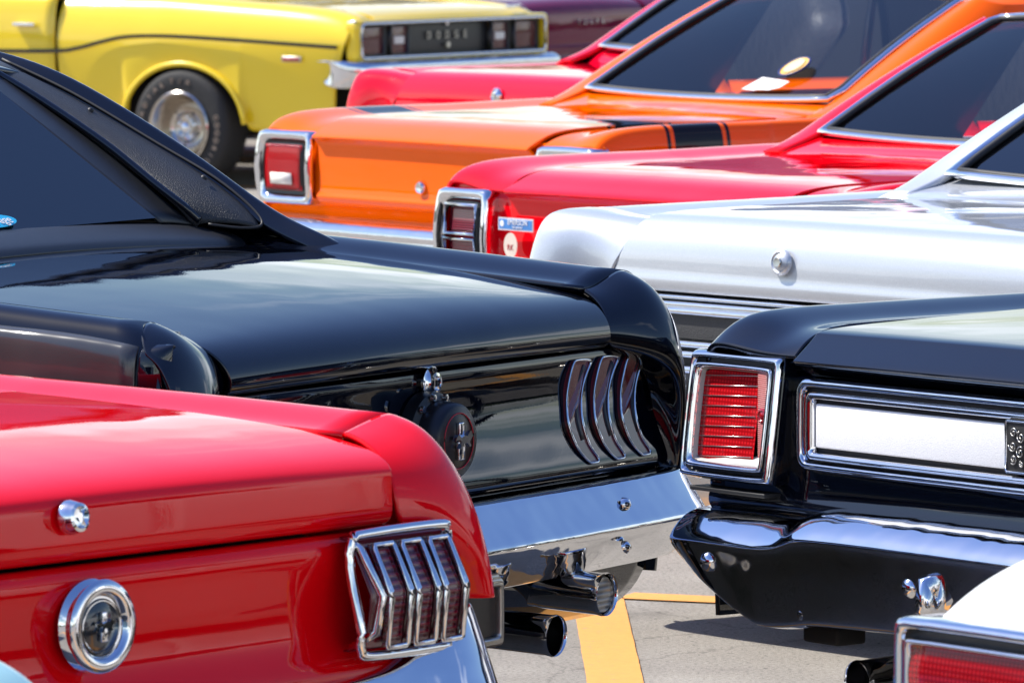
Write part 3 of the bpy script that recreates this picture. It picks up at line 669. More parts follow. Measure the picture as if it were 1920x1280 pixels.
# ------------------------------------------------------------------ red coupe in front
REDP = paint('bright_red_paint', (0.80, 0.001, 0.005), rough=.35, wave=.0010, ior=1.42)
R = car_root('pony_car', -.607, 10.05, 50, 'red coupe with ribbed chrome tail lamp and round chrome cap, at the left edge', 'car', LEFT)
lid(R, [(.014, .716), (.002, .722), (-.004, .732), (-.006, .745), (-.004, .780), (-.002, .803), (.006, .816), (.030, .831), (.10, .849), (.25, .866), (.5, .879), (.9, .890)], .668, REDP, crown=.009, tap=[-.01, -.012, -.012, -.012, -.012, -.010, -.006, .002, .010, .012, .014, .014], plan=.012, cr={3: .35, 5: .35, 6: .3}, lv=3)
def rsec(z, W=.888): return [(.686, 0, z - .026), (.72, 0, z - .024), (.78, 0, z - .008), (.828, 0, z), (.862, 0, z - .022), (W, 0, .80), (W + .004, 0, .62), (W - .03, 0, .34)]
t0 = [(p[0], dy, p[2]) for p, dy in zip(rsec(.877), (-.02, -.012, 0, 0, 0, .0, .0, .0))]
quarter(R, [(.162, t0), (.4, rsec(.884)), (.8, rsec(.892)), (1.2, rsec(.898)), (1.9, rsec(.90))], 1.9, REDP, cr={0: .8})
ext = [
 [(.690, .138, .852), (.686, .10, .844), (.676, .05, .822), (.666, .016, .785), (.666, .006, .740), (.676, .004, .700), (.80, .004, .66), (.815, .0, .583)],
 [(.735, .150, .859), (.732, .10, .850), (.724, .048, .828), (.716, .010, .790), (.716, -.004, .745), (.728, -.006, .710), (.818, -.012, .66), (.830, -.014, .583)],
 [(.790, .158, .869), (.788, .10, .858), (.782, .045, .828), (.776, .004, .782), (.778, -.012, .735), (.792, -.018, .695), (.832, -.024, .65), (.842, -.028, .583)],
 [(.830, .158, .876), (.829, .095, .864), (.828, .040, .818), (.828, .006, .765), (.835, -.014, .715), (.844, -.024, .67), (.853, -.032, .63), (.860, -.036, .583)],
 [(.864, .158, .855), (.863, .110, .840), (.864, .055, .800), (.868, .020, .750), (.873, .002, .705), (.877, -.008, .665), (.881, -.014, .625), (.883, -.016, .583)],
 [(.889, .158, .790), (.890, .120, .765), (.891, .080, .735), (.892, .055, .70), (.893, .040, .67), (.893, .032, .64), (.893, .028, .61), (.892, .028, .583)]]
both(R, 'quarter_extension', ext, REDP, lv=3, solid=.010, cr={})
tail(R, [(.020, .709), (.004, .700), (-.002, .680), (.006, .640), (.014, .590), (.010, .540), (-.010, .505), (-.020, .480), (-.010, .455), (.05, .44)], .825, REDP, cr={6: .3})
for s in (1, -1):
    # chrome bezel with three ribbed lenses bent in the middle
    x0, x1 = .520, .744
    prof = [(-.010, .524), (-.052, .530), (-.060, .545), (-.070, .618), (-.030, .694), (-.020, .703), (-.002, .706)]
    def lx(x, z, y): return Vector((s * x, y, z))
    surf_y = lambda z: -.062 - .012 * (1 - abs(z - .618) / .09) if z < .618 else -.074 + (z - .618) / .085 * .046
    lamp = grid(R, 'tail_lamp', [[(s * x, y, z) for (y, z) in prof] for x in (x0, x0 + .012, (x0 + x1) / 2, x1 - .012, x1)], REDD if 0 else plain('lamp_body', (.12, .004, .012), .25, coat=1), None, {1: .5, 3: .8, 5: .5}, 2, .004, cen=(s * .63, .1, .62), )
    zs_ = [.536, .560, .590, .618, .645, .670, .692]
    for k in range(3):
        a = x0 + .030 + k * .0665; b_ = a + .048
        L = [(a, .534), (a, .618), (a, .692), (b_, .694), (b_, .618), (b_, .534)]
        path = [Vector((s * x, surf_y(z) - .012, z)) for x, z in L]
        grid(lamp, 'lens', [[(s * x, surf_y(z) - .002 , z) for x in (a, (a + b_) / 2, b_)] for z in (.534, .575, .618, .655, .694)], lens_mat('ruby_lens', (.10, .003, .012), ribs=(26, 'Z')), {2: 1}, None, 2, .002, cen=(s * .63, .2, .62))
        sub = []
        for q in range(6):
            A, C = path[q], path[(q + 1) % 6]; sub += [A.lerp(C, t_) for t_ in (.06, .5, .94)]
        tube(lamp, 'lens_frame', sub, .0048, CH, True, 8)
        sweep(lamp, 'divider', [Vector((s * (b_ + .0098), surf_y(z) - .004, z)) for z in (.532, .575, .618, .655, .695)], [(-.003, -.004), (.003, -.004), (.003, .004), (-.003, .004)], SATIN, up=(1, 0, 0))
    outl = [(x0 - .006, .532), (x0 - .008, .57), (x0 - .008, .66), (x0 - .002, .702), (x0 + .02, .710), (x1 - .02, .712), (x1 + .002, .700), (x1 + .006, .64), (x1 + .004, .56), (x1 - .004, .528), (x1 - .03, .520), (x0 + .02, .520)]
    tube(lamp, 'bezel', smoothpath([(s * x, -.018 - (.034 if z < .64 else .012), z) for x, z in outl], 5, True), .0085, CH, True, 10)
    for zz in (.618,):
        for xx in (x0 + .004,):
            sweep(lamp, 'side_rib', [Vector((s * xx, -.02, .530)), Vector((s * xx, -.075, .560)), Vector((s * xx, -.088, .618)), Vector((s * xx, -.040, .690)), Vector((s * (xx), -.02, .703))], [(-.006, -.004), (.006, -.004), (.006, .004), (-.006, .004)], CH, up=(1, 0, 0))
lk = lathe(R, 'boot_lock', (-.100, -.008, .785), (.06, -1, .10), [(.027, 0), (.027, .005), (.024, .014), (.022, .022), (.017, .024), (.013, .016), (0, .014)], CH, 32)
CC = (-.052, .618)
cap = lathe(R, 'fuel_cap', (CC[0], .0, CC[1]), (0, -1, 0), [(.068, 0), (.071, .006), (.066, .011), (.060, .015), (.062, .022), (.070, .025), (.072, .031), (.068, .036), (.055, .038), (.050, .034), (.046, .026), (.042, .026)], CH, 56)
lathe(cap, 'cap_face', (CC[0], -.025, CC[1]), (0, -1, 0), [(.044, 0), (.042, .002), (.0, .003)], plain('dark_blue_enamel', (.006, .012, .02), .2, coat=1), 40)
lathe(cap, 'cap_ring', (CC[0], -.0265, CC[1]), (0, -1, 0), [(.0405, 0), (.0397, .002), (.0385, .002), (.0380, 0)], CH, 40)
for zz, hw in ((.023, .005), (-.023, .007)): box(cap, 'badge_bar', (CC[0] - hw, -.036, CC[1] + min(zz, 0)), (CC[0] + hw, -.028, CC[1] + max(zz, 0)), CH, .002)
poly_plate(cap, 'horse_badge', [(CC[0] + x * .6, -.039, CC[1] + .002 + z * .6) for x, z in horse], .006, CH)
bp = [(.06, .0), (.025, .006), (.008, .002), (-.008, -.030), (-.040, -.100), (-.062, -.155), (-.03, -.19)]
rows = []
for x, dy, top in ((-.862, .22, .566), (-.872, .10, .568), (-.862, .03, .570), (-.838, -.015, .572), (-.80, -.040, .574), (-.765, -.050, .574), (-.725, -.052, .560), (-.68, -.054, .520), (-.62, -.055, .490), (-.52, -.057, .478), (-.35, -.060, .472), (0, -.063, .470)):
    rows.append([(x, y * (.8 if x < -.87 else 1) + dy, top + z) for (y, z) in bp])
rows = rows + [[(-p[0], p[1], p[2]) for p in r] for r in rows[-2::-1]]
grid(R, 'rear_bumper', rows, CH, None, {2: .5, 5: .4}, 3, .004, cen=(0, .4, .45))
tail(R, [(.07, .44), (.03, .38), (.08, .26)], .80, REDP, name='rear_valance')
pl = box(R, 'number_plate', (-.21, -.02, .26), (.10, -.012, .40), STEEL, .004)
exhaust(R, .45, -.03, .27, .03, .25, STEEL)
greenhouse(R, REDP, dict(xb=.62, yb=1.15, zb=.92, xt=.54, yt=1.65, zt=1.27, yf=2.7, xs=.80, zs=.90, yw=3.2, pf=1.85))
grid(R, 'cowl_panel', [[(u * .68, y, z - .012 * u * u) for u in (-1, -.5, 0, .5, 1)] for (y, z) in ((.906, .888), (1.0, .905), (1.16, .92))], REDP, lv=2, solid=.01)
rest(R, REDP, .88, .90, 1.9, 4.6, wy=1.08)

# ------------------------------------------------------------------ black car in the right row
D = car_root('muscle_car', .90, 11.65, -53, 'black car with square chrome tail lamp and long silver panel between chrome mouldings', 'car', RIGHT)
lid(D, [(.03, .824), (.005, .826), (-.008, .832), (-.042, .850), (-.046, .856), (-.042, .862), (.010, .900), (.018, .907), (.034, .912), (.12, .918), (.4, .926), (.9, .94)], .602, NAVY, crown=.006, tap=[0, 0, 0, -.002, -.002, -.002, .004, .008, .010, .014, .018, .022], plan=.012, cr={4: .7, 7: .6, 1: .5}, lv=3)
def dsec(z, W=.905): return [(.634, 0, z - .022), (.665, 0, z - .026), (.72, 0, z - .030), (.77, 0, z - .018), (.84, 0, z), (.885, 0, z - .014), (W, 0, z - .07), (W + .01, 0, .70), (W - .03, 0, .36)]
def d8(z, **k):
    p = dsec(z, **k); return p[:2] + [p[2], p[3], p[4], p[5], p[6], p[8]]
tb_ = []
for (y, z) in ((-.012, .876), (.020, .905), (.06, .926), (.12, .936), (.3, .938), (.8, .940), (1.2, .95), (2.0, .95)):
    p = d8(z); p[6] = (.905, 0, min(.80, z - .06)); tb_.append((y, p))
tb_[0] = (-.012, [(p[0], dy, zz) for p, dy, zz in zip(tb_[0][1], (.010, .008, 0, -.006, -.010, .0, .02, .02), (.858, .858, .862, .868, .874, .862, .80, .36))])
quarter(D, tb_, 2.0, NAVY, lv=3)
tail(D, [(.02, .822), (.014, .80), (.012, .70), (.012, .63), (.006, .600), (-.004, .585), (.0, .56), (.05, .53)], .885, NAVY, cr={3: .3})
tail(D, [(.05, .54), (.04, .50), (.06, .44), (.10, .42)], .80, NAVY, name='rear_valance')
for s in (1, -1):
    def q(x, z, dy=0.0): return Vector((s * x, -.004 - .032 * (.86 - z) / .24 + dy, z))
    xo, xi, zt, zb_ = .925, .662, .856, .620
    # housing running back into the wing
    grid(D, 'lamp_housing', [[q(xo + d, zt + d, dy), q((xo + xi) / 2, zt + d, dy), q(xi - d, zt + d, dy), q(xi - d, .74, dy), q(xi - d, zb_ - d, dy), q((xo + xi) / 2, zb_ - d, dy), q(xo + d, zb_ - d, dy), q(xo + d + .006, .74, dy)] for (dy, d) in ((.13, -.015), (.06, .0), (.012, .003), (.004, .0))], NAVY, None, {0: .7, 2: .7, 4: .7, 6: .7}, 2, .004, cen=(s * .8, .1, .74), closed=True)
    def ringpts(ins, dy):
        pts = []
        for (x, z, cx, cz) in ((xo - ins, zt - ins, -1, -1), (xi + ins, zt - ins, 1, -1), (xi + ins, zb_ + ins, 1, 1), (xo - ins, zb_ + ins, -1, 1)):
            r = .010
            if cx == -1 and cz == -1: seq = [(x, z - r), (x - r * .3, z - r * .3), (x - r, z)]
            elif cx == 1 and cz == -1: seq = [(x + r, z), (x + r * .3, z - r * .3), (x, z - r)]
            elif cx == 1: seq = [(x, z + r), (x + r * .3, z + r * .3), (x + r, z)]
            else: seq = [(x - r, z), (x - r * .3, z + r * .3), (x, z + r)]
            pts += seq
        return [q(a, b_, dy) + Vector((s * (.010 * math.sin(math.pi * (b_ - zb_) / (zt - zb_))) if a > .8 else 0, 0, 0)) for a, b_ in pts]
    lamp = grid(D, 'tail_lamp_bezel', [ringpts(0, .03), ringpts(0, .0), ringpts(.004, -.010), ringpts(.010, -.010), ringpts(.014, -.002)], CH, {1: .5, 3: .7}, None, 2, 0, cen=(s * .8, .2, .74), closed=True)
    grid(lamp, 'bezel_groove', [ringpts(.013, -.004), ringpts(.014, .004), ringpts(.022, .004), ringpts(.023, -.004)], SATIN, {1: 1, 2: 1}, None, 1, 0, cen=(s * .8, .2, .74), closed=True)
    grid(lamp, 'inner_frame', [ringpts(.021, .0), ringpts(.022, -.010), ringpts(.027, -.012), ringpts(.031, -.004), ringpts(.033, .004)], CH, {1: .5, 3: .5}, None, 2, 0, cen=(s * .8, .2, .74), closed=True)
    grid(lamp, 'lamp_well', [ringpts(.032, .0), ringpts(.036, .012), ringpts(.042, .055), ringpts(.046, .062)], plain('grey_reflector', (.42, .40, .37), .45), None, None, 1, 0, cen=(s * .8, -.3, .74), closed=True)
    # red lens, leaning back at the top, with bright cross bars
    XL, XR = .899, .730
    def lp(x, z): return Vector((s * x, -.024 + .026 * (z - .64) / .2, z))
    le = grid(lamp, 'lens', [[lp(x, z) for x in (XL, .85, .80, .76, XR)] for z in (.640, .70, .77, .832)], lens_mat('bright_red_lens', (.42, .004, .008), coat=.25, dots=120), lv=1, cen=(s * .8, .4, .74))
    for k in range(9):
        z = .664 + k * .0186; z2 = z
        sweep(le, 'bright_bar', [lp(XL - .006, z - .005) + Vector((0, -.0014, 0)), lp(XR + .006, z2 + .003) + Vector((0, -.0014, 0))], [(-.0007, -.0007), (.0007, -.0007), (.0007, .0007), (-.0007, .0007)], WHITEP if 0 else STEEL)
    box(lamp, 'reversing_lens', (min(s * .726, s * .698), -.015, .652), (max(s * .726, s * .698), .0, .826), lens_mat('pink_clear_lens', (.62, .22, .20), ribs=(85, 'Z')), .003)
    lathe(lamp, 'bulb_dome', (s * .711, -.016, .745), (0, -1, 0), [(.014, 0), (.010, .002), (.008, .0), (.004, .002), (0, .003)], RED, 20)
    poly_plate(lamp, 'lamp_floor', [(s * .895, -.034, .652), (s * .695, -.034, .656), (s * .695, -.006, .672), (s * .895, -.006, .650)], .003, WHITEP, inward=(0, 0, -1))
    box(D, 'lamp_seal', (min(s * .90, s * .68), -.035, .596), (max(s * .90, s * .68), .01, .604), BLKTRIM, .002)
# moulding frame with silver panel and scroll badge
def fr_(x, z0, z1, dy, r=.02): return [Vector(p) for p in rrect(-x, x, z0, z1, r, dy, 4)]
pf = grid(D, 'panel_moulding', [fr_(.614, .652, .824, .01, .03), fr_(.614, .652, .824, -.012, .03), fr_(.608, .658, .818, -.020, .026), fr_(.600, .666, .810, -.018, .022), fr_(.596, .669, .806, -.008, .02)], CH, {1: .5, 3: .5}, None, 2, 0, cen=(0, .5, .73), closed=True)
grid(pf, 'moulding_groove', [fr_(.598, .668, .808, -.004, .02), fr_(.585, .676, .797, -.004, .014)], BLKTRIM, None, None, 0, 0, cen=(0, .5, .73), closed=True)
grid(pf, 'inner_moulding', [fr_(.590, .672, .801, -.002, .018), fr_(.588, .674, .799, -.014, .018), fr_(.582, .680, .794, -.018, .014), fr_(.574, .686, .787, -.014, .010), fr_(.570, .689, .784, -.004, .008)], CH, {1: .4, 2: .4, 3: .5}, None, 2, 0, cen=(0, .5, .73), closed=True)
box(pf, 'black_backing', (-.58, -.001, .68), (.58, .008, .795), BLKTRIM)
box(pf, 'silver_panel', (-.565, -.009, .697), (-.034, .0, .777), ALU, .003)
box(pf, 'silver_panel', (.075, -.009, .697), (.565, .0, .777), ALU, .003)
eb = box(D, 'scroll_badge', (-.030, -.018, .694), (.072, -.004, .784), BLKTRIM, .004)
tube(eb, 'badge_rim', rrect(-.030, .072, .694, .784, .006, -.019), .0025, CH, True, 6)
for k, (cx, cz, r0, t0_) in enumerate(((-.008, .752, .009, 0), (.012, .745, .011, 2), (-.010, .728, .010, 3), (.010, .718, .011, 1), (-.008, .705, .009, 4), (.014, .698, .006, 2), (.035, .745, .012, 5), (.036, .715, .012, 0), (.058, .73, .010, 2))):
    tube(eb, 'scroll', [(cx + r0 * (1 - a / 26) * math.cos(a * .42 + t0_), -.0205, cz + .012 + r0 * (1 - a / 26) * math.sin(a * .42 + t0_)) for a in range(24)], .0012, STEEL, False, 5)
# bumper: deep blade with pointed corner
bq = [(.03, .0), (-.01, .004), (-.050, -.006), (-.085, -.035), (-.095, -.050), (-.090, -.062), (-.078, -.12), (-.064, -.18), (-.03, -.185)]
rows = []
for x, dy, top, low in ((-.930, .30, .556, .06), (-.955, .16, .556, .06), (-.958, .06, .556, .08), (-.935, .010, .556, .12), (-.86, -.012, .562, .40), (-.78, -.022, .565, .66), (-.70, -.030, .566, .93), (-.635, -.033, .566, 1.10), (-.61, -.034, .566, 1.13), (-.54, -.034, .570, 1.12), (-.49, -.040, .590, 1.20), (-.44, -.042, .596, 1.22), (-.2, -.045, .598, 1.18), (0, -.046, .598, 1.18)):
    r = []
    for i, (y, z) in enumerate(bq):
        zz = z if z > -.062 else -.060 + (z + .060) * low
        r.append((x * (1 - (.010 if i in (0, 1, 7, 8) and x < -.8 else 0)), y * (.55 if x < -.94 else .8 if x < -.92 else 1) + dy, top + zz))
    rows.append(r)
rows = rows + [[(-p[0], p[1], p[2]) for p in r] for r in rows[-2::-1]]
bmp = grid(D, 'rear_bumper', rows, CH, None, {3: .2, 4: .35, 5: .35, 7: .6}, 3, .004, cen=(0, .4, .47))
def bolt(x, z, y=-.118): lathe(bmp, 'bumper_bolt', (x, y, z), (0, -1, -.2), [(.019, 0), (.017, .006), (.010, .012), (0, .014)], CH, 18)
for s in (-1, 1):
    bolt(s * .752, .478, -.108); bolt(s * .487, .405, -.095); bolt(s * .164, .483, -.122)
    sweep(bmp, 'bumper_guard', [(s * .10, -.09, .50), (s * .10, -.140, .49), (s * .10, -.142, .46), (s * .10, -.10, .43)], [(-.022, -.008), (.022, -.008), (.018, .008), (-.018, .008)], CH, up=(1, 0, 0))
exhaust(D, -.345, -.09, .298, .036, .24); exhaust(D, .33, -.06, .292, .036, .20)
box(D, 'tow_eye', (-.60, -.01, .338), (-.50, .06, .372), DARK, .008)
greenhouse(D, NAVY, dict(xb=.62, yb=1.10, zb=.97, xt=.54, yt=1.75, zt=1.30, yf=2.6, xs=.82, zs=.935, yw=3.3))
grid(D, 'cowl_panel', [[(u * .70, y, z - .006 * u * u) for u in (-1, -.5, 0, .5, 1)] for (y, z) in ((.906, .94), (1.0, .955), (1.12, .97))], NAVY, lv=2, solid=.01)
rest(D, NAVY, .90, .94, 2.0, 4.8, wy=1.15)

# ------------------------------------------------------------------ the two square-lamp coupes (orange, red) of the right row
def mopar_square(root, mat, deck=.93, zc=.862, lampz=(.638, .876), gh=None, double=False, lid_low=.645, roofmat=None, glassm=None):
    lid(root, [(.02, lid_low), (.0, lid_low + .004), (-.008, lid_low + .014), (-.016, lid_low + .03), (-.002, lid_low + .045), (-.004, zc - .055), (-.010, zc - .018), (-.026, zc - .006), (-.034, zc + .002), (-.028, zc + .010), (.012, deck - .038), (.060, deck - .016), (.14, deck - .002), (.35, deck + .004), (.65, deck + .004), (.92, deck + .010)], .565, mat,
        crown=.004, tap=[0] * 11 + [.004, .010, .018, .024, .03], plan=.010, cr={8: .45, 3: .3, 4: .3, 6: .3, 7: .2, 11: .2}, lv=3)
    def m8(z): return [(.572 + .03 * min(1, max(0, (z - .86) / .07)), 0, z - .022), (.62, 0, z - .022), (.70, 0, z - .022), (.78, 0, z - .006), (.845, 0, z), (.878, 0, z - .014), (.890, 0, z - .075), (.86, 0, .36)]
    tb = []
    for (y, z) in ((.012, .882), (.035, .906), (.075, .923), (.14, .936), (.30, .943), (.70, .944), (1.1, .952), (1.9, .955)):
        p = m8(z); p[6] = (.895, 0, .70); tb.append((y, p))
    quarter(root, tb, 1.9, mat, lv=3)
    tail(root, [(.035, .88), (.03, .86), (.03, .75), (.028, .64), (.02, .58), (.04, .52)], .878, mat)
    tail(root, [(.04, .52), (.03, .44), (.05, .34), (.10, .28)], .84, mat, name='rear_valance')
    for s in (1, -1):
        z0, z1 = lampz; xo, xi = .884, .590 if not double else .655
        zm = (z0 + z1) / 2
        def rp(ins, dy):
            c = [(xo - ins, z1 - ins), ((xo + xi) / 2, z1 - ins), (xi + ins, z1 - ins), (xi + ins, zm), (xi + ins, z0 + ins), ((xo + xi) / 2, z0 + ins), (xo - ins, z0 + ins), (xo - ins + .012, zm)]
            out = []
            for k, (x, z) in enumerate(c):
                bow = -.018 * math.cos((z - zm) / (z1 - z0) * math.pi)
                if k % 2 == 0:      # small corner radius by two points
                    a, b_ = c[k - 1], c[(k + 1) % 8]
                    for w in (a, b_):
                        t = .06 if abs(w[0] - x) < abs(w[1] - z) else .05
                        out.append(Vector((s * (x + (w[0] - x) * t), bow + dy + .0, z + (w[1] - z) * t)))
                else: out.append(Vector((s * x, bow + dy, z)))
            # order the two corner points along the outline
            return out
        bz = grid(root, 'tail_lamp_bezel', [rp(.0, .05), rp(.0, .0), rp(.006, -.012), rp(.020, -.010), rp(.032, .004), rp(.036, .014)], CH, {1: .4, 2: .2}, None, 1, 0, cen=(s * .74, .3, zm), closed=True)
        grid(bz, 'lamp_surround', [rp(.034, .004), rp(.046, .012), rp(.05, -.002)], SATIN, None, None, 1, 0, cen=(s * .74, .3, zm), closed=True)
        def L(x, z, d=0): return Vector((s * x, -.012 * math.cos((z - zm) / (z1 - z0) * math.pi) - .004 + d, z))
        if not double:
            le = grid(bz, 'lens', [[L(x, z) for x in (xo - .048, (xo + xi) / 2, xi + .05)] for z in (z0 + .048, zm - .03, zm + .03, z1 - .046)], lens_mat('ribbed_red_lens', (.42, .003, .008), coat=.5, ribs=(40, 'X')), lv=2, solid=.004, cen=(s * .74, .3, zm))
            grid(bz, 'reversing_lens', [[L(x, z, -.006) for x in (xo - .085, xi + .095)] for z in (z0 + .066, z0 + .102)], WHITEP, lv=0, solid=.004, cen=(s * .74, .3, zm))
        else:
            for (a, b_) in ((z0 + .052, zm - .012), (zm + .012, z1 - .052)):
                grid(bz, 'lens', [[L(x, z, .010) for x in (xo - .052, (xo + xi) / 2, xi + .055)] for z in (a, (a + b_) / 2, b_)], lens_mat('wine_red_lens', (.16, .006, .016), ribs=(48, 'Z')), lv=2, solid=.004, cen=(s * .74, .3, zm))
                tube(bz, 'lens_frame', [L(x, z, -.002) for x, z in ((xo - .046, a - .006), (xo - .046, b_ + .006), (xi + .048, b_ + .006), (xi + .048, a - .006))], .0065, CH, True, 6)
    lathe(root, 'boot_lock', (0, -.006, .722), (0, -1, 0), [(.022, 0), (.022, .006), (.016, .012), (.012, .010), (0, .008)], CH, 24)
    bp = [(.03, .004), (-.02, .010), (-.075, .0), (-.095, -.025), (-.085, -.045), (-.10, -.07), (-.09, -.105), (-.04, -.125)]
    rows = []
    for x, dy, dz in ((-.905, .22, 0), (-.925, .10, 0), (-.915, .03, 0), (-.85, .0, 0), (-.5, -.015, 0), (0, -.02, 0)):
        rows.append([(x, y * (.6 if x < -.92 else 1) + dy, .600 + z + dz) for (y, z) in bp])
    rows += [[(-p[0], p[1], p[2]) for p in r] for r in rows[-2::-1]]
    grid(root, 'rear_bumper', rows, CH, None, {2: .3, 4: .4}, 2, .004, cen=(0, .4, .5))
    g = dict(xb=.615, yb=1.135, zb=.985, xt=.555, yt=1.72, zt=1.292, yf=2.9, xs=.845, zs=.945, yw=3.4, pf=1.80, sag=.03)
    if gh: g.update(gh)
    wp = greenhouse(root, mat, g, glassm)
    yb, zb = g['yb'], g['zb']
    def cz(u, z): return z - .012 * u * u
    grid(root, 'cowl_panel', [[(u * w, y + (.0 if k else 0), cz(u, z)) for u in (-1, -.9, -.5, 0, .5, .9, 1)] for k, (y, z, w) in enumerate(((.926, deck + .011, .60), (1.0, deck + .018, .64), (yb - .06, zb - .020, .68), (yb, zb + .0, .66)))], mat, lv=2, solid=.01, cr={1: .2})
    rest(root, mat, .89, .945, 1.9, 4.7, wy=1.15)
    return wp

ORP = paint('orange_paint_with_black_bands', (0.95, 0.13, 0.0005), rough=.35, wave=.0010, ior=1.34, stripe=[(.305, .492), (.276, .290), (.507, .521)])
O = car_root('fastback_coupe', -.277, 20.7, -53, 'orange fastback with black band across its tail and see-through rear window', 'car', RIGHT)
wpo = mopar_square(O, ORP)
st = oval(O, 'round_sticker', wpo(.24, .50) + Vector((0, -.010, .016)), (1, 0, 0), (0, .85, .5), .05, .055, plain('yellow_print', (.75, .45, .08), .4), .001)
tube(st, 'sticker_rim', [wpo(.24, .50) + Vector((.052 * math.cos(R_(a)), -.010 + .048 * math.sin(R_(a)), .016 + .027 * math.sin(R_(a)))) for a in range(0, 360, 15)], .004, plain('dark_blue_print', (.02, .03, .16), .4), True, 5)
PS = wpo(.10, .42) + Vector((0, -.008, .013))
poly_plate(O, 'paper_sticker', [PS + Vector((a, .85 * c, .5 * c)) for a, c in ((-.085, -.034), (-.02, -.040), (.0, -.034), (.05, -.034), (.088, -.016), (.098, .022), (.07, .026), (-.055, .040))], .001, plain('paper_white', (.78, .76, .72), .6), inward=(0, .5, -.85))
oval(st, 'sticker_centre', wpo(.24, .50) + Vector((0, -.0115, .019)), (1, 0, 0), (0, .85, .5), .034, .040, plain('pale_yellow_print', (.75, .62, .34), .4), .001)

DRP = paint('red_paint', (0.82, 0.001, 0.008), rough=.35, wave=.0010, ior=1.44)
T = car_root('fastback_coupe', .335, 17.4, -53, 'red fastback with stacked dark red lamps and a blue sticker on its tail', 'car', RIGHT)
mopar_square(T, DRP, deck=.925, lampz=(.600, .862), double=True, lid_low=.60)
st = box(T, 'blue_sticker', (-.584, -.0255, .758), (-.43, -.0225, .792), plain('pale_print', (.66, .62, .66), .4))
box(st, 'sticker_field', (-.580, -.0262, .762), (-.434, -.0240, .788), plain('blue_print', (.06, .22, .55), .35))
text(st, 'sticker_text', 'EMERSON', (-.497, -.0275, .780), (1, 0, 0), (0, 0, 1), .020, plain('white_print', (.8, .8, .8), .4), .0004)
text(st, 'sticker_text', 'fuel systems', (-.497, -.0275, .768), (1, 0, 0), (0, 0, 1), .009, plain('white_print', (.8, .8, .8), .4), .0004)
oval(st, 'sticker_star', (-.566, -.0262, .776), (1, 0, 0), (0, 0, 1), .009, .009, plain('white_print', (.8, .8, .8), .4), .001, 8)
st = oval(T, 'round_sticker', (-.532, -.023, .718), (1, 0, 0), (0, 0, 1), .030, .034, plain('cream_print', (.72, .60, .50), .5), .001)
text(st, 'sticker_text', 'RK', (-.532, -.0245, .712), (1, 0, 0), (0, 0, 1), .022, plain('red_print', (.4, .01, .02), .4), .0004)
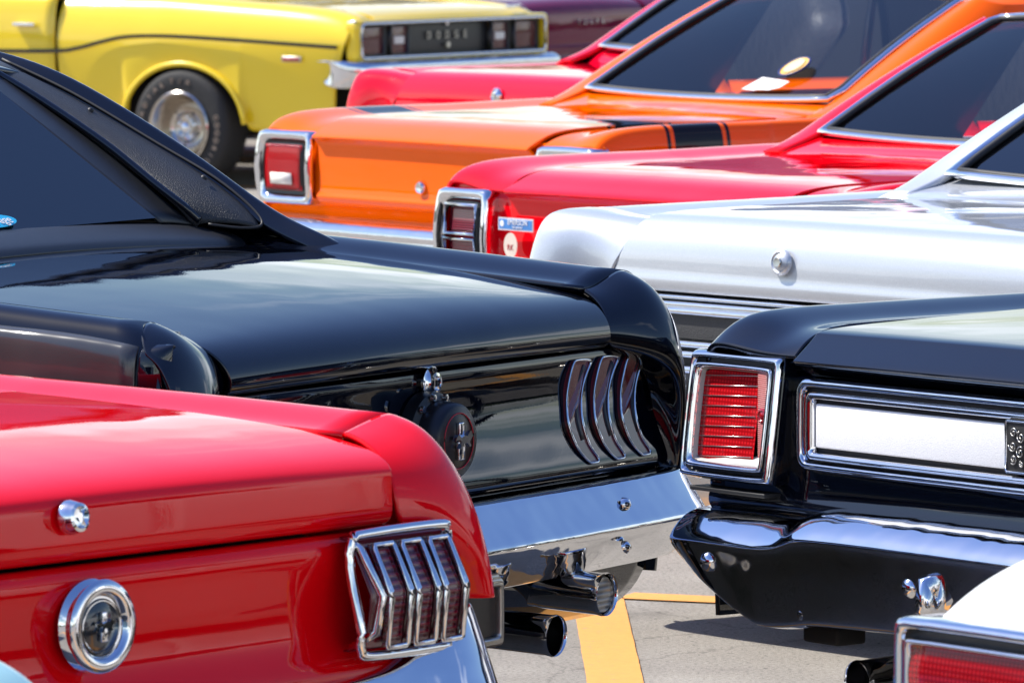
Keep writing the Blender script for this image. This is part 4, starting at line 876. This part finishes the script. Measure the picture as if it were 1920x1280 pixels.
# ------------------------------------------------------------------ smooth-tailed cars: silver and the second red one
def mopar_round(root, mat, deck=.955, low=.782, black=True, gh=None, glassm=None, lockz=.868, lockx=0.0):
    lid(root, [(.014, low), (.0, low + .002), (-.006, low + .008), (-.010, low + .028), (-.004, low + .045), (-.004, low + .08), (.004, deck - .055), (.022, deck - .026), (.055, deck - .006), (.12, deck + .004), (.4, deck + .006), (.86, deck + .010)], .60, mat,
        crown=.005, tap=[.042, .042, .042, .040, .034, .018, .0, -.008, -.008, .004, .012, .014], plan=.012, cr={4: .25, 3: .2, 1: .5}, lv=3)
    def m8(z): return [(.620, 0, z - .018), (.65, 0, z - .018), (.71, 0, z - .016), (.78, 0, z - .004), (.840, 0, z), (.874, 0, z - .02), (.892, 0, .78), (.86, 0, .36)]
    t0 = [(p[0], dy, p[2]) for p, dy in zip(m8(deck), (.02, .012, 0, 0, 0, -.01, -.06, -.06))]
    quarter(root, [(.125, t0), (.3, m8(deck + .002)), (.7, m8(deck + .004)), (1.1, m8(deck + .01)), (1.9, m8(deck + .01))], 1.9, mat, cr={0: .8}, lv=2)
    d = deck
    ext = [
     [(.622, .138, d - .020), (.600, .075, d - .024), (.598, .030, d - .045), (.618, .006, d - .10), (.640, .004, low + .045), (.650, .0, low + .005), (.655, .03, .66), (.655, .03, .56)],
     [(.66, .130, d - .018), (.645, .070, d - .018), (.645, .030, d - .040), (.662, .006, d - .09), (.682, .004, low + .05), (.69, .002, low + .005), (.70, .01, .66), (.70, .01, .56)],
     [(.72, .122, d - .014), (.71, .065, d - .010), (.712, .018, d - .024), (.728, -.004, d - .07), (.742, -.012, low + .05), (.75, -.014, low + .005), (.76, -.01, .66), (.76, -.01, .56)],
     [(.785, .118, d - .003), (.782, .045, d - .003), (.782, -.004, d - .016), (.79, -.028, d - .06), (.80, -.040, low + .05), (.805, -.045, low + .005), (.82, -.05, .66), (.82, -.05, .56)],
     [(.842, .118, d), (.842, .040, d), (.844, -.010, d - .010), (.848, -.034, d - .055), (.853, -.050, low + .05), (.857, -.055, low + .005), (.862, -.06, .66), (.862, -.06, .56)],
     [(.878, .112, d - .016), (.878, .05, d - .018), (.879, .005, d - .034), (.882, -.016, d - .08), (.885, -.034, low + .04), (.886, -.040, low), (.89, -.05, .66), (.89, -.05, .56)],
     [(.888, .08, d - .10), (.888, .07, d - .11), (.889, .06, d - .12), (.890, .055, d - .14), (.892, .055, low + .01), (.892, .05, low - .02), (.893, .05, .65), (.893, .05, .56)]]
    both(root, 'quarter_extension', ext, mat, lv=3, solid=.010, cr={4: .25})
    pm = SATIN if black else mat
    tail(root, [(.03, low - .002), (.022, .76), (.022, .64), (.03, .58), (.06, .52)], .80, pm)
    if black:
        for (z, r) in ((low - .010, .006), (low - .026, .009), (low - .040, .011), (.668, .010), (.645, .010), (.61, .012)):
            sweep(root, 'tail_moulding', [(u * .80, .004, z) for u in (-1, -.5, 0, .5, 1)], [(-.010, -r * .5), (-.002, -r), (.004, -r), (.007, 0), (.004, r), (-.002, r), (-.010, r * .5)] if 0 else ring(r, 8, 1.0, .85), CH)
        box(root, 'tail_band', (-.79, .006, .68), (.79, .014, .735), plain('dark_grey_texture', (.03, .03, .032), .6, nb=(300, .002)), .003)
        for s in (1, -1):
            box(root, 'tail_lamp', (min(s * .78, s * .42), -.006, .682), (max(s * .78, s * .42), .004, .733) , plain('black_lens', (.012, .010, .012), .25, coat=1), .003) if 0 else None
    lk = lathe(root, 'boot_lock', (lockx, -.006, lockz), (0, -1, .1), [(.030, 0), (.029, .006), (.023, .010), (.020, .007), (.014, .012), (0, .012)], mat if black else CH, 28)
    lathe(lk, 'key_barrel', (lockx, -.020, lockz + .001), (0, -1, .1), [(.012, 0), (.010, .002), (0, .001)], STEEL, 16)
    bp = [(.03, .0), (-.05, .006), (-.115, -.01), (-.125, -.04), (-.105, -.065), (-.11, -.09), (-.05, -.12)]
    rows = []
    for x, dy in ((-.905, .24), (-.925, .12), (-.915, .04), (-.85, .0), (-.5, -.012), (0, -.016)):
        rows.append([(x, y * (.6 if x < -.92 else 1) + dy, .56 + z) for (y, z) in bp])
    rows += [[(-p[0], p[1], p[2]) for p in r] for r in rows[-2::-1]]
    grid(root, 'rear_bumper', rows, CH, None, {2: .3}, 2, .004, cen=(0, .4, .5))
    tail(root, [(.05, .53), (.03, .44), (.05, .34), (.10, .28)], .84, mat, name='rear_valance')
    g = dict(xb=.62, yb=.985, zb=1.005, xt=.56, yt=1.62, zt=1.325, yf=2.7, xs=.845, zs=deck + .005, yw=3.3, pf=1.75, sag=.03)
    if gh: g.update(gh)
    greenhouse(root, mat, g, glassm)
    yb, zb = g['yb'], g['zb']
    grid(root, 'cowl_panel', [[(u * w, y, z - .014 * u * u) for u in (-1, -.9, -.5, 0, .5, .9, 1)] for (y, z, w) in ((.866, deck + .011, .62), (.90, deck + .017, .64), (yb - .02, zb - .012, .67), (yb + .03, zb + .004, .64))], mat, lv=2, solid=.01)
    rest(root, mat, .89, deck, 1.9, 4.7, wy=1.15)
SILP = paint('silver_paint', (0.62, 0.645, 0.68), rough=.38, metal=.5, wave=.0009, flake=.10)
S = car_root('fastback_coupe', .665, 14.65, -50, 'silver fastback with bright mouldings round a black tail strip', 'car', RIGHT)
mopar_round(S, SILP, gh=dict(yb=1.06, yt=1.69), glassm=glass('green_rear_glass', (.10, .16, .17)), lockx=-.092)
S.scale = (1.07, 1, 1)            # a full-size body, wider than its neighbours
CRP = paint('cherry_red_paint', (0.78, 0.002, 0.022), rough=.35, wave=.0010)
Q = car_root('fastback_coupe', -.05, 23.8, -53, 'cherry red car behind the orange fastback, only its tail top and glass showing', 'car', RIGHT)
mopar_round(Q, CRP, deck=.965, low=.80, black=False, gh=dict(yb=.96, zb=1.03, yt=1.50, zt=1.33), glassm=glass('blue_rear_glass', (.07, .12, .17)), lockz=.888)

# ------------------------------------------------------------------ yellow coupe
YEL = paint('yellow_paint', (0.93, 0.66, 0.018), rough=.30, wave=.0008, spec=.35)
Y = car_root('muscle_car', -.31, 34.8, 57, 'yellow coupe with thin black side stripe and rally wheel', 'car', LEFT)
W = .955
def ysec(y, zc, xc=.82, W=.955, top=0.0):
    return [(.705, 0, zc - .012), (.74, 0, zc - .010), (xc - .02, 0, zc - .006), (xc + .06, 0, zc - .03), (.925 + top, 0, zc - .11), (W, 0, .755), (W - .02, 0, .60), (W - .07, 0, .30)]
yt = [(.03, ysec(0, .895, W=.935)), (.10, ysec(0, .925, W=.94)), (.30, ysec(0, .955, W=.948)), (.7, ysec(0, .975)), (1.2, ysec(0, 1.0, W=.965)), (1.86, ysec(0, 1.0, W=.955))]
yt[0] = (.03, [(p[0], dy, p[2]) for p, dy in zip(yt[0][1], (0, 0, 0, 0, 0, .02, .07, .16))])
quarter(Y, yt, 1.862, YEL, arch=(1.06, .385, .80), lv=3)
# flared lip round the arch
for s in (1, -1):
    tube(Y, 'arch_lip', [(s * (.928 + .020 * math.sin(R_(a))), 1.06 + .386 * math.cos(R_(a)), .33 + .312 * math.sin(R_(a))) for a in range(-5, 186, 8)], .016, YEL, False, 8, up=(1, 0, 0))
    sp = [(.085, .742), (.4, .757), (.8, .774), (1.15, .784), (1.40, .776), (1.56, .748), (1.72, .712), (1.9, .694), (2.6, .686)]
    sweep(Y, 'side_stripe', smoothpath([(s * (.9615 - (.018 if y < .35 else 0) + .006 * math.exp(-((y - 1.2) / .5) ** 2)), y, z) for y, z in sp], 6), [(-.004, -.0095), (.004, -.0095), (.004, .0095), (-.004, .0095)], plain('black_stripe_vinyl', (.012, .012, .012), .4), smooth=False)
    mk = box(Y, 'side_marker', (min(s * .945, s * .957), .30, .664), (max(s * .945, s * .957), .42, .692), STEEL, .002)
    box(mk, 'marker_lens', (min(s * .95, s * .960), .308, .668), (max(s * .95, s * .960), .412, .688), RED, .002)
    dh = box(Y, 'door_handle', (min(s * .955, s * .985), 1.99, .822), (max(s * .955, s * .985), 2.13, .840), CH, .004)
    box(dh, 'handle_recess', (min(s * .935, s * .950), 1.985, .800), (max(s * .935, s * .950), 2.13, .845), DARK, .003)
lid(Y, [(.0, .882), (.012, .896), (.05, .915), (.12, .928), (.3, .945), (.75, .965), (.90, .970)], .70, YEL, crown=.01, plan=.008, cr={1: .2}, lv=2)
tail(Y, [(.02, .878), (-.004, .880), (-.008, .874), (.012, .862), (.020, .855)], .90, CH, name='tail_trim')
tp = tail(Y, [(.05, .862), (.045, .80), (.045, .72), (.05, .68)], .86, SATIN)
rr_ = rrect(-.905, .905, .665, .884, .035, .0, 4)
ri_ = rrect(-.868, .868, .685, .862, .03, -.012, 4)
grid(Y, 'tail_surround', [[(p[0], .05, p[2]) for p in rr_], rr_, [(p[0] * .985, p[1] - .022, .775 + (p[2] - .775) * .94) for p in rr_], ri_, [(p[0], .05, p[2]) for p in ri_]], YEL, {1: .3, 3: .6}, None, 2, 0, cen=(0, .4, .77), closed=True)
tube(Y, 'tail_moulding', [(p[0], -.018, p[2]) for p in ri_], .008, CH, True, 6)
for s in (1, -1):
    for k, (a, b_) in enumerate(((.62, .83), (.40, .55))):
        lb = grid(Y, 'tail_lamp', [[(s * x, dy, z) for x, z in ((a - d, .700 - d), (b_ + d, .700 - d), (b_ + d, .842 + d), (a - d, .842 + d))] for dy, d in ((.045, .012), (.008, .012), (.008, .0), (.04, 0))], SATIN, None, None, 0, 0, cen=(s * (a + b_) / 2, .4, .77), closed=True)
        box(lb, 'lens', (min(s * a, s * b_), .022, .702), (max(s * a, s * b_), .03, .840), REDD, .004)
        if k == 1: box(lb, 'reversing_lens', (min(s * (a + .03), s * (b_ - .03)), .014, .75), (max(s * (a + .03), s * (b_ - .03)), .024, .79), WHITEP, .003)
for k, c in enumerate('DODGE'):
    text(Y, 'letter', c, (-.17 + k * .085, .036, .785), (1, 0, 0), (0, 0, 1), .055, STEEL, .004)
box(Y, 'boot_badge', (-.012, .030, .835), (.012, .040, .865), CH, .003)
lathe(Y, 'boot_lock', (0, .03, .735), (0, -1, 0), [(.018, 0), (.016, .006), (0, .006)], STEEL, 16)
box(Y, 'boot_script', (.55, .02, .912), (.68, .028, .930), CH, .003)
bp = [(.03, .0), (-.02, .008), (-.07, -.012), (-.075, -.045), (-.06, -.08), (-.02, -.10)]
rows = []
for x, dy, hh in ((-.965, .17, .9), (-.99, .15, 1.15), (-.995, .08, 1.3), (-.975, .02, 1.35), (-.93, -.01, 1.3), (-.86, -.03, 1.1), (-.72, -.03, .9), (-.3, -.04, .9), (0, -.04, .9)):
    rows.append([(x, y * (.6 if x < -.97 else 1) + dy, .668 + z * hh - (.0 if abs(x) < .9 else .0)) for (y, z) in bp])
rows += [[(-p[0], p[1], p[2]) for p in r] for r in rows[-2::-1]]
grid(Y, 'rear_bumper', rows, CH, None, {2: .3}, 2, .004, cen=(0, .4, .6))
tail(Y, [(.04, .60), (.0, .52), (.05, .36), (.12, .30)], .90, YEL, name='rear_valance')
greenhouse(Y, YEL, dict(xb=.66, yb=1.05, zb=1.01, xt=.56, yt=1.60, zt=1.26, yf=2.75, xs=.84, zs=.985, yw=3.3, pf=1.95), GLD, GLD)
grid(Y, 'cowl_panel', [[(u * .74, y, z - .01 * u * u) for u in (-1, -.5, 0, .5, 1)] for (y, z) in ((.906, .970), (1.0, .99), (1.06, 1.01))], YEL, lv=2, solid=.01)
rest(Y, YEL, .95, .985, 1.87, 4.85, wy=1.06, det=True)
tyre_w = None
for o in Y.children:
    if o.name.startswith('tyre') and abs(o.location.y - 1.06) < .01 and o.location.x < 0: tyre_w = o
for grp, a0, da in (('RADIAL', 176, -12), ('T/A', 100, -12), ('GOODRICH', 14, -9.5)):
    for k, c in enumerate(grp):
        ang = R_(a0 + da * k)                      # in the wheel's side view, 0 = towards the tail seen from outside, running clockwise
        py, pz = .262 * math.cos(ang), .262 * math.sin(ang)
        up = Vector((0, math.cos(ang), math.sin(ang)))
        text(tyre_w, 'tyre_letter', c, (.1075, py, pz), up.cross(Vector((1, 0, 0))), up, .042, plain('tyre_letter_tan', (.34, .26, .20), .7), .003)
# ------------------------------------------------------------------ white car at the lower right, pale blue wing at the lower left
WHP = paint('white_paint', (0.82, 0.82, 0.80), rough=.35, wave=.0008)
Wc = car_root('family_saloon', 1.13, 8.55, -53, 'white car with chrome framed red lamp at the lower right corner', 'car', RIGHT)
def w8(z): return [(.60, 0, z - .012), (.65, 0, z - .010), (.74, 0, z - .004), (.82, 0, z), (.875, 0, z - .012), (.905, 0, z - .05), (.915, 0, .62), (.88, 0, .32)]
tb_ = []
for (y, z) in ((-.03, .722), (.0, .742), (.04, .768), (.10, .795), (.20, .822), (.45, .85), (1.0, .885), (2.0, .91)):
    p = w8(z); p[6] = (.915, 0, min(.62, z - .1)); tb_.append((y, p))
quarter(Wc, tb_, 2.0, WHP, lv=3, cr={0: .9})
lid(Wc, [(.02, .60), (-.02, .604), (-.03, .64), (-.034, .70), (-.020, .715), (.02, .745), (.06, .775), (.15, .806), (.4, .84), (.9, .872)], .595, WHP, crown=.0, plan=.0, cr={3: .5}, lv=3)
tail(Wc, [(.0, .72), (.0, .60), (.0, .50), (.04, .44)], .90, WHP)
for s in (1, -1):
    xo, xi = .925, .55
    def rp(ins, dy): return [Vector((s * abs(p[0]), p[1], p[2])) for p in rrect(xi + ins, xo - ins, .555 + ins, .722 - ins, max(.004, .018 - ins * .3), dy, 3)]
    bz = grid(Wc, 'tail_lamp_bezel', [rp(.0, .02), rp(0, -.045), rp(.004, -.056), rp(.014, -.056), rp(.018, -.046)], CH, {1: .4}, None, 1, 0, cen=(s * .74, .3, .64), closed=True)
    grid(bz, 'bezel_groove', [rp(.016, -.046), rp(.018, -.040), rp(.030, -.040), rp(.031, -.048)], BLKTRIM, None, None, 0, 0, cen=(s * .74, .3, .64), closed=True)
    grid(bz, 'inner_frame', [rp(.029, -.040), rp(.029, -.056), rp(.034, -.060), rp(.038, -.052), rp(.040, -.038)], CH, {1: .3}, None, 1, 0, cen=(s * .74, .3, .64), closed=True)
    grid(bz, 'lens', [[(s * x, -.046 - .010 * math.sin(math.pi * (z - .59) / .1), z) for x in (xi + .036, (xi + xo) / 2, xo - .036)] for z in (.590, .615, .645, .670, .688)], lens_mat('deep_red_lens', (.24, .002, .006), coat=.4, dots=120), lv=2, solid=.004, cen=(s * .74, .3, .64))
bp = [(.03, .0), (-.05, .006), (-.115, -.01), (-.125, -.05), (-.11, -.09), (-.05, -.12)]
rows = [[(x, y + dy, .53 + z) for (y, z) in bp] for x, dy in ((-.93, .24), (-.95, .12), (-.93, .03), (-.85, .0), (-.4, -.01), (0, -.01), (.4, -.01), (.85, 0), (.93, .03), (.95, .12), (.93, .24))]
grid(Wc, 'rear_bumper', rows, CH, None, {2: .3}, 2, .004, cen=(0, .4, .47))
greenhouse(Wc, WHP, dict(xb=.60, yb=1.2, zb=.90, xt=.54, yt=1.6, zt=1.25, yf=2.6, xs=.82, zs=.88, yw=3.2, pf=1.8), GLD, GLD)
grid(Wc, 'cowl_panel', [[(u * .70, y, z) for u in (-1, 0, 1)] for (y, z) in ((.906, .872), (1.05, .885), (1.22, .90))], WHP, lv=1, solid=.01)
rest(Wc, WHP, .91, .90, 2.0, 4.6, wy=1.1)

def plain_car(name, X, Yy, deg, mat, label, group, deck=.93, low=.62, W=.88, roofz=1.28, crownx=.80):
    r = car_root(name, X, Yy, deg, label, 'car', group)
    def m8(z): return [(.60, 0, z - .006), (.66, 0, z - .004), (crownx - .06, 0, z - .002), (crownx, 0, z), (.86, 0, z - .03), (W, 0, z - .12), (W, 0, .55), (W - .04, 0, .33)]
    tb = [(y, m8(z)) for (y, z) in ((.0, deck - .075), (.03, deck - .045), (.08, deck - .02), (.2, deck), (.8, deck + .015), (1.9, deck + .02))]
    quarter(r, tb, 1.9, mat, lv=2)
    lid(r, [(.01, low), (-.012, low + .01), (-.018, low + .06), (-.014, deck - .11), (-.004, deck - .07), (.03, deck - .035), (.09, deck - .012), (.3, deck + .004), (.9, deck + .016)], .595, mat, plan=.02, lv=2)
    tail(r, [(.03, deck - .075), (.012, deck - .12), (.0, deck - .31), (.03, deck - .41)], .87, mat)
    bp = [(.03, .0), (-.05, .006), (-.10, -.01), (-.11, -.05), (-.10, -.09), (-.04, -.12)]
    grid(r, 'rear_bumper', [[(x, y + dy, deck - .35 + z) for (y, z) in bp] for x, dy in ((-.90, .24), (-.92, .12), (-.90, .03), (-.82, .0), (-.4, -.01), (0, -.01), (.4, -.01), (.82, 0), (.90, .03), (.92, .12), (.90, .24))], CH, None, {2: .3}, 2, .004, cen=(0, .4, .5))
    for s in (1, -1):
        b_ = box(r, 'tail_lamp', (min(s * .84, s * .52), -.022, deck - .27), (max(s * .84, s * .52), .01, deck - .16), CH, .006)
        box(b_, 'lens', (min(s * .828, s * .532), -.028, deck - .258), (max(s * .828, s * .532), -.015, deck - .172), RED, .004)
    greenhouse(r, mat, dict(xb=.60, yb=1.15, zb=deck + .04, xt=.54, yt=1.6, zt=roofz, yf=2.6, xs=.82, zs=deck + .01, yw=3.2, pf=1.8), GLD, GLD)
    grid(r, 'cowl_panel', [[(u * .70, y, z) for u in (-1, 0, 1)] for (y, z) in ((.906, deck + .016), (1.05, deck + .03), (1.17, deck + .04))], mat, lv=1, solid=.01)
    rest(r, mat, W, deck + .01, 1.9, 4.6, wy=1.1)
    return r
PURP = paint('plum_paint', (0.15, 0.004, 0.035), rough=.35)
Pc = plain_car('parked_car', .42, 36.8, 57, PURP, 'plum purple car beyond the yellow one with chrome letters on its tail', LEFT, deck=.95, low=.66)
for k, c in enumerate('COUPE'): text(Pc, 'letter', c, (-.13 + k * .06, -.024, .800), (1, 0, 0), (0, 0, 1), .040, CH, .006)
PNK = paint('raspberry_paint', (0.42, 0.006, 0.05), rough=.35)
plain_car('parked_car', .75, 39.6, 57, PNK, 'raspberry red car farthest back, glimpsed above the plum one', LEFT, deck=.99, low=.66)
BLU = paint('pale_blue_paint', (0.36, 0.62, 0.66), rough=.35)
plain_car('parked_car', -1.125, 7.90, 50, BLU, 'pale blue car corner at the lower left edge below the red coupe', LEFT, deck=.775, low=.50)
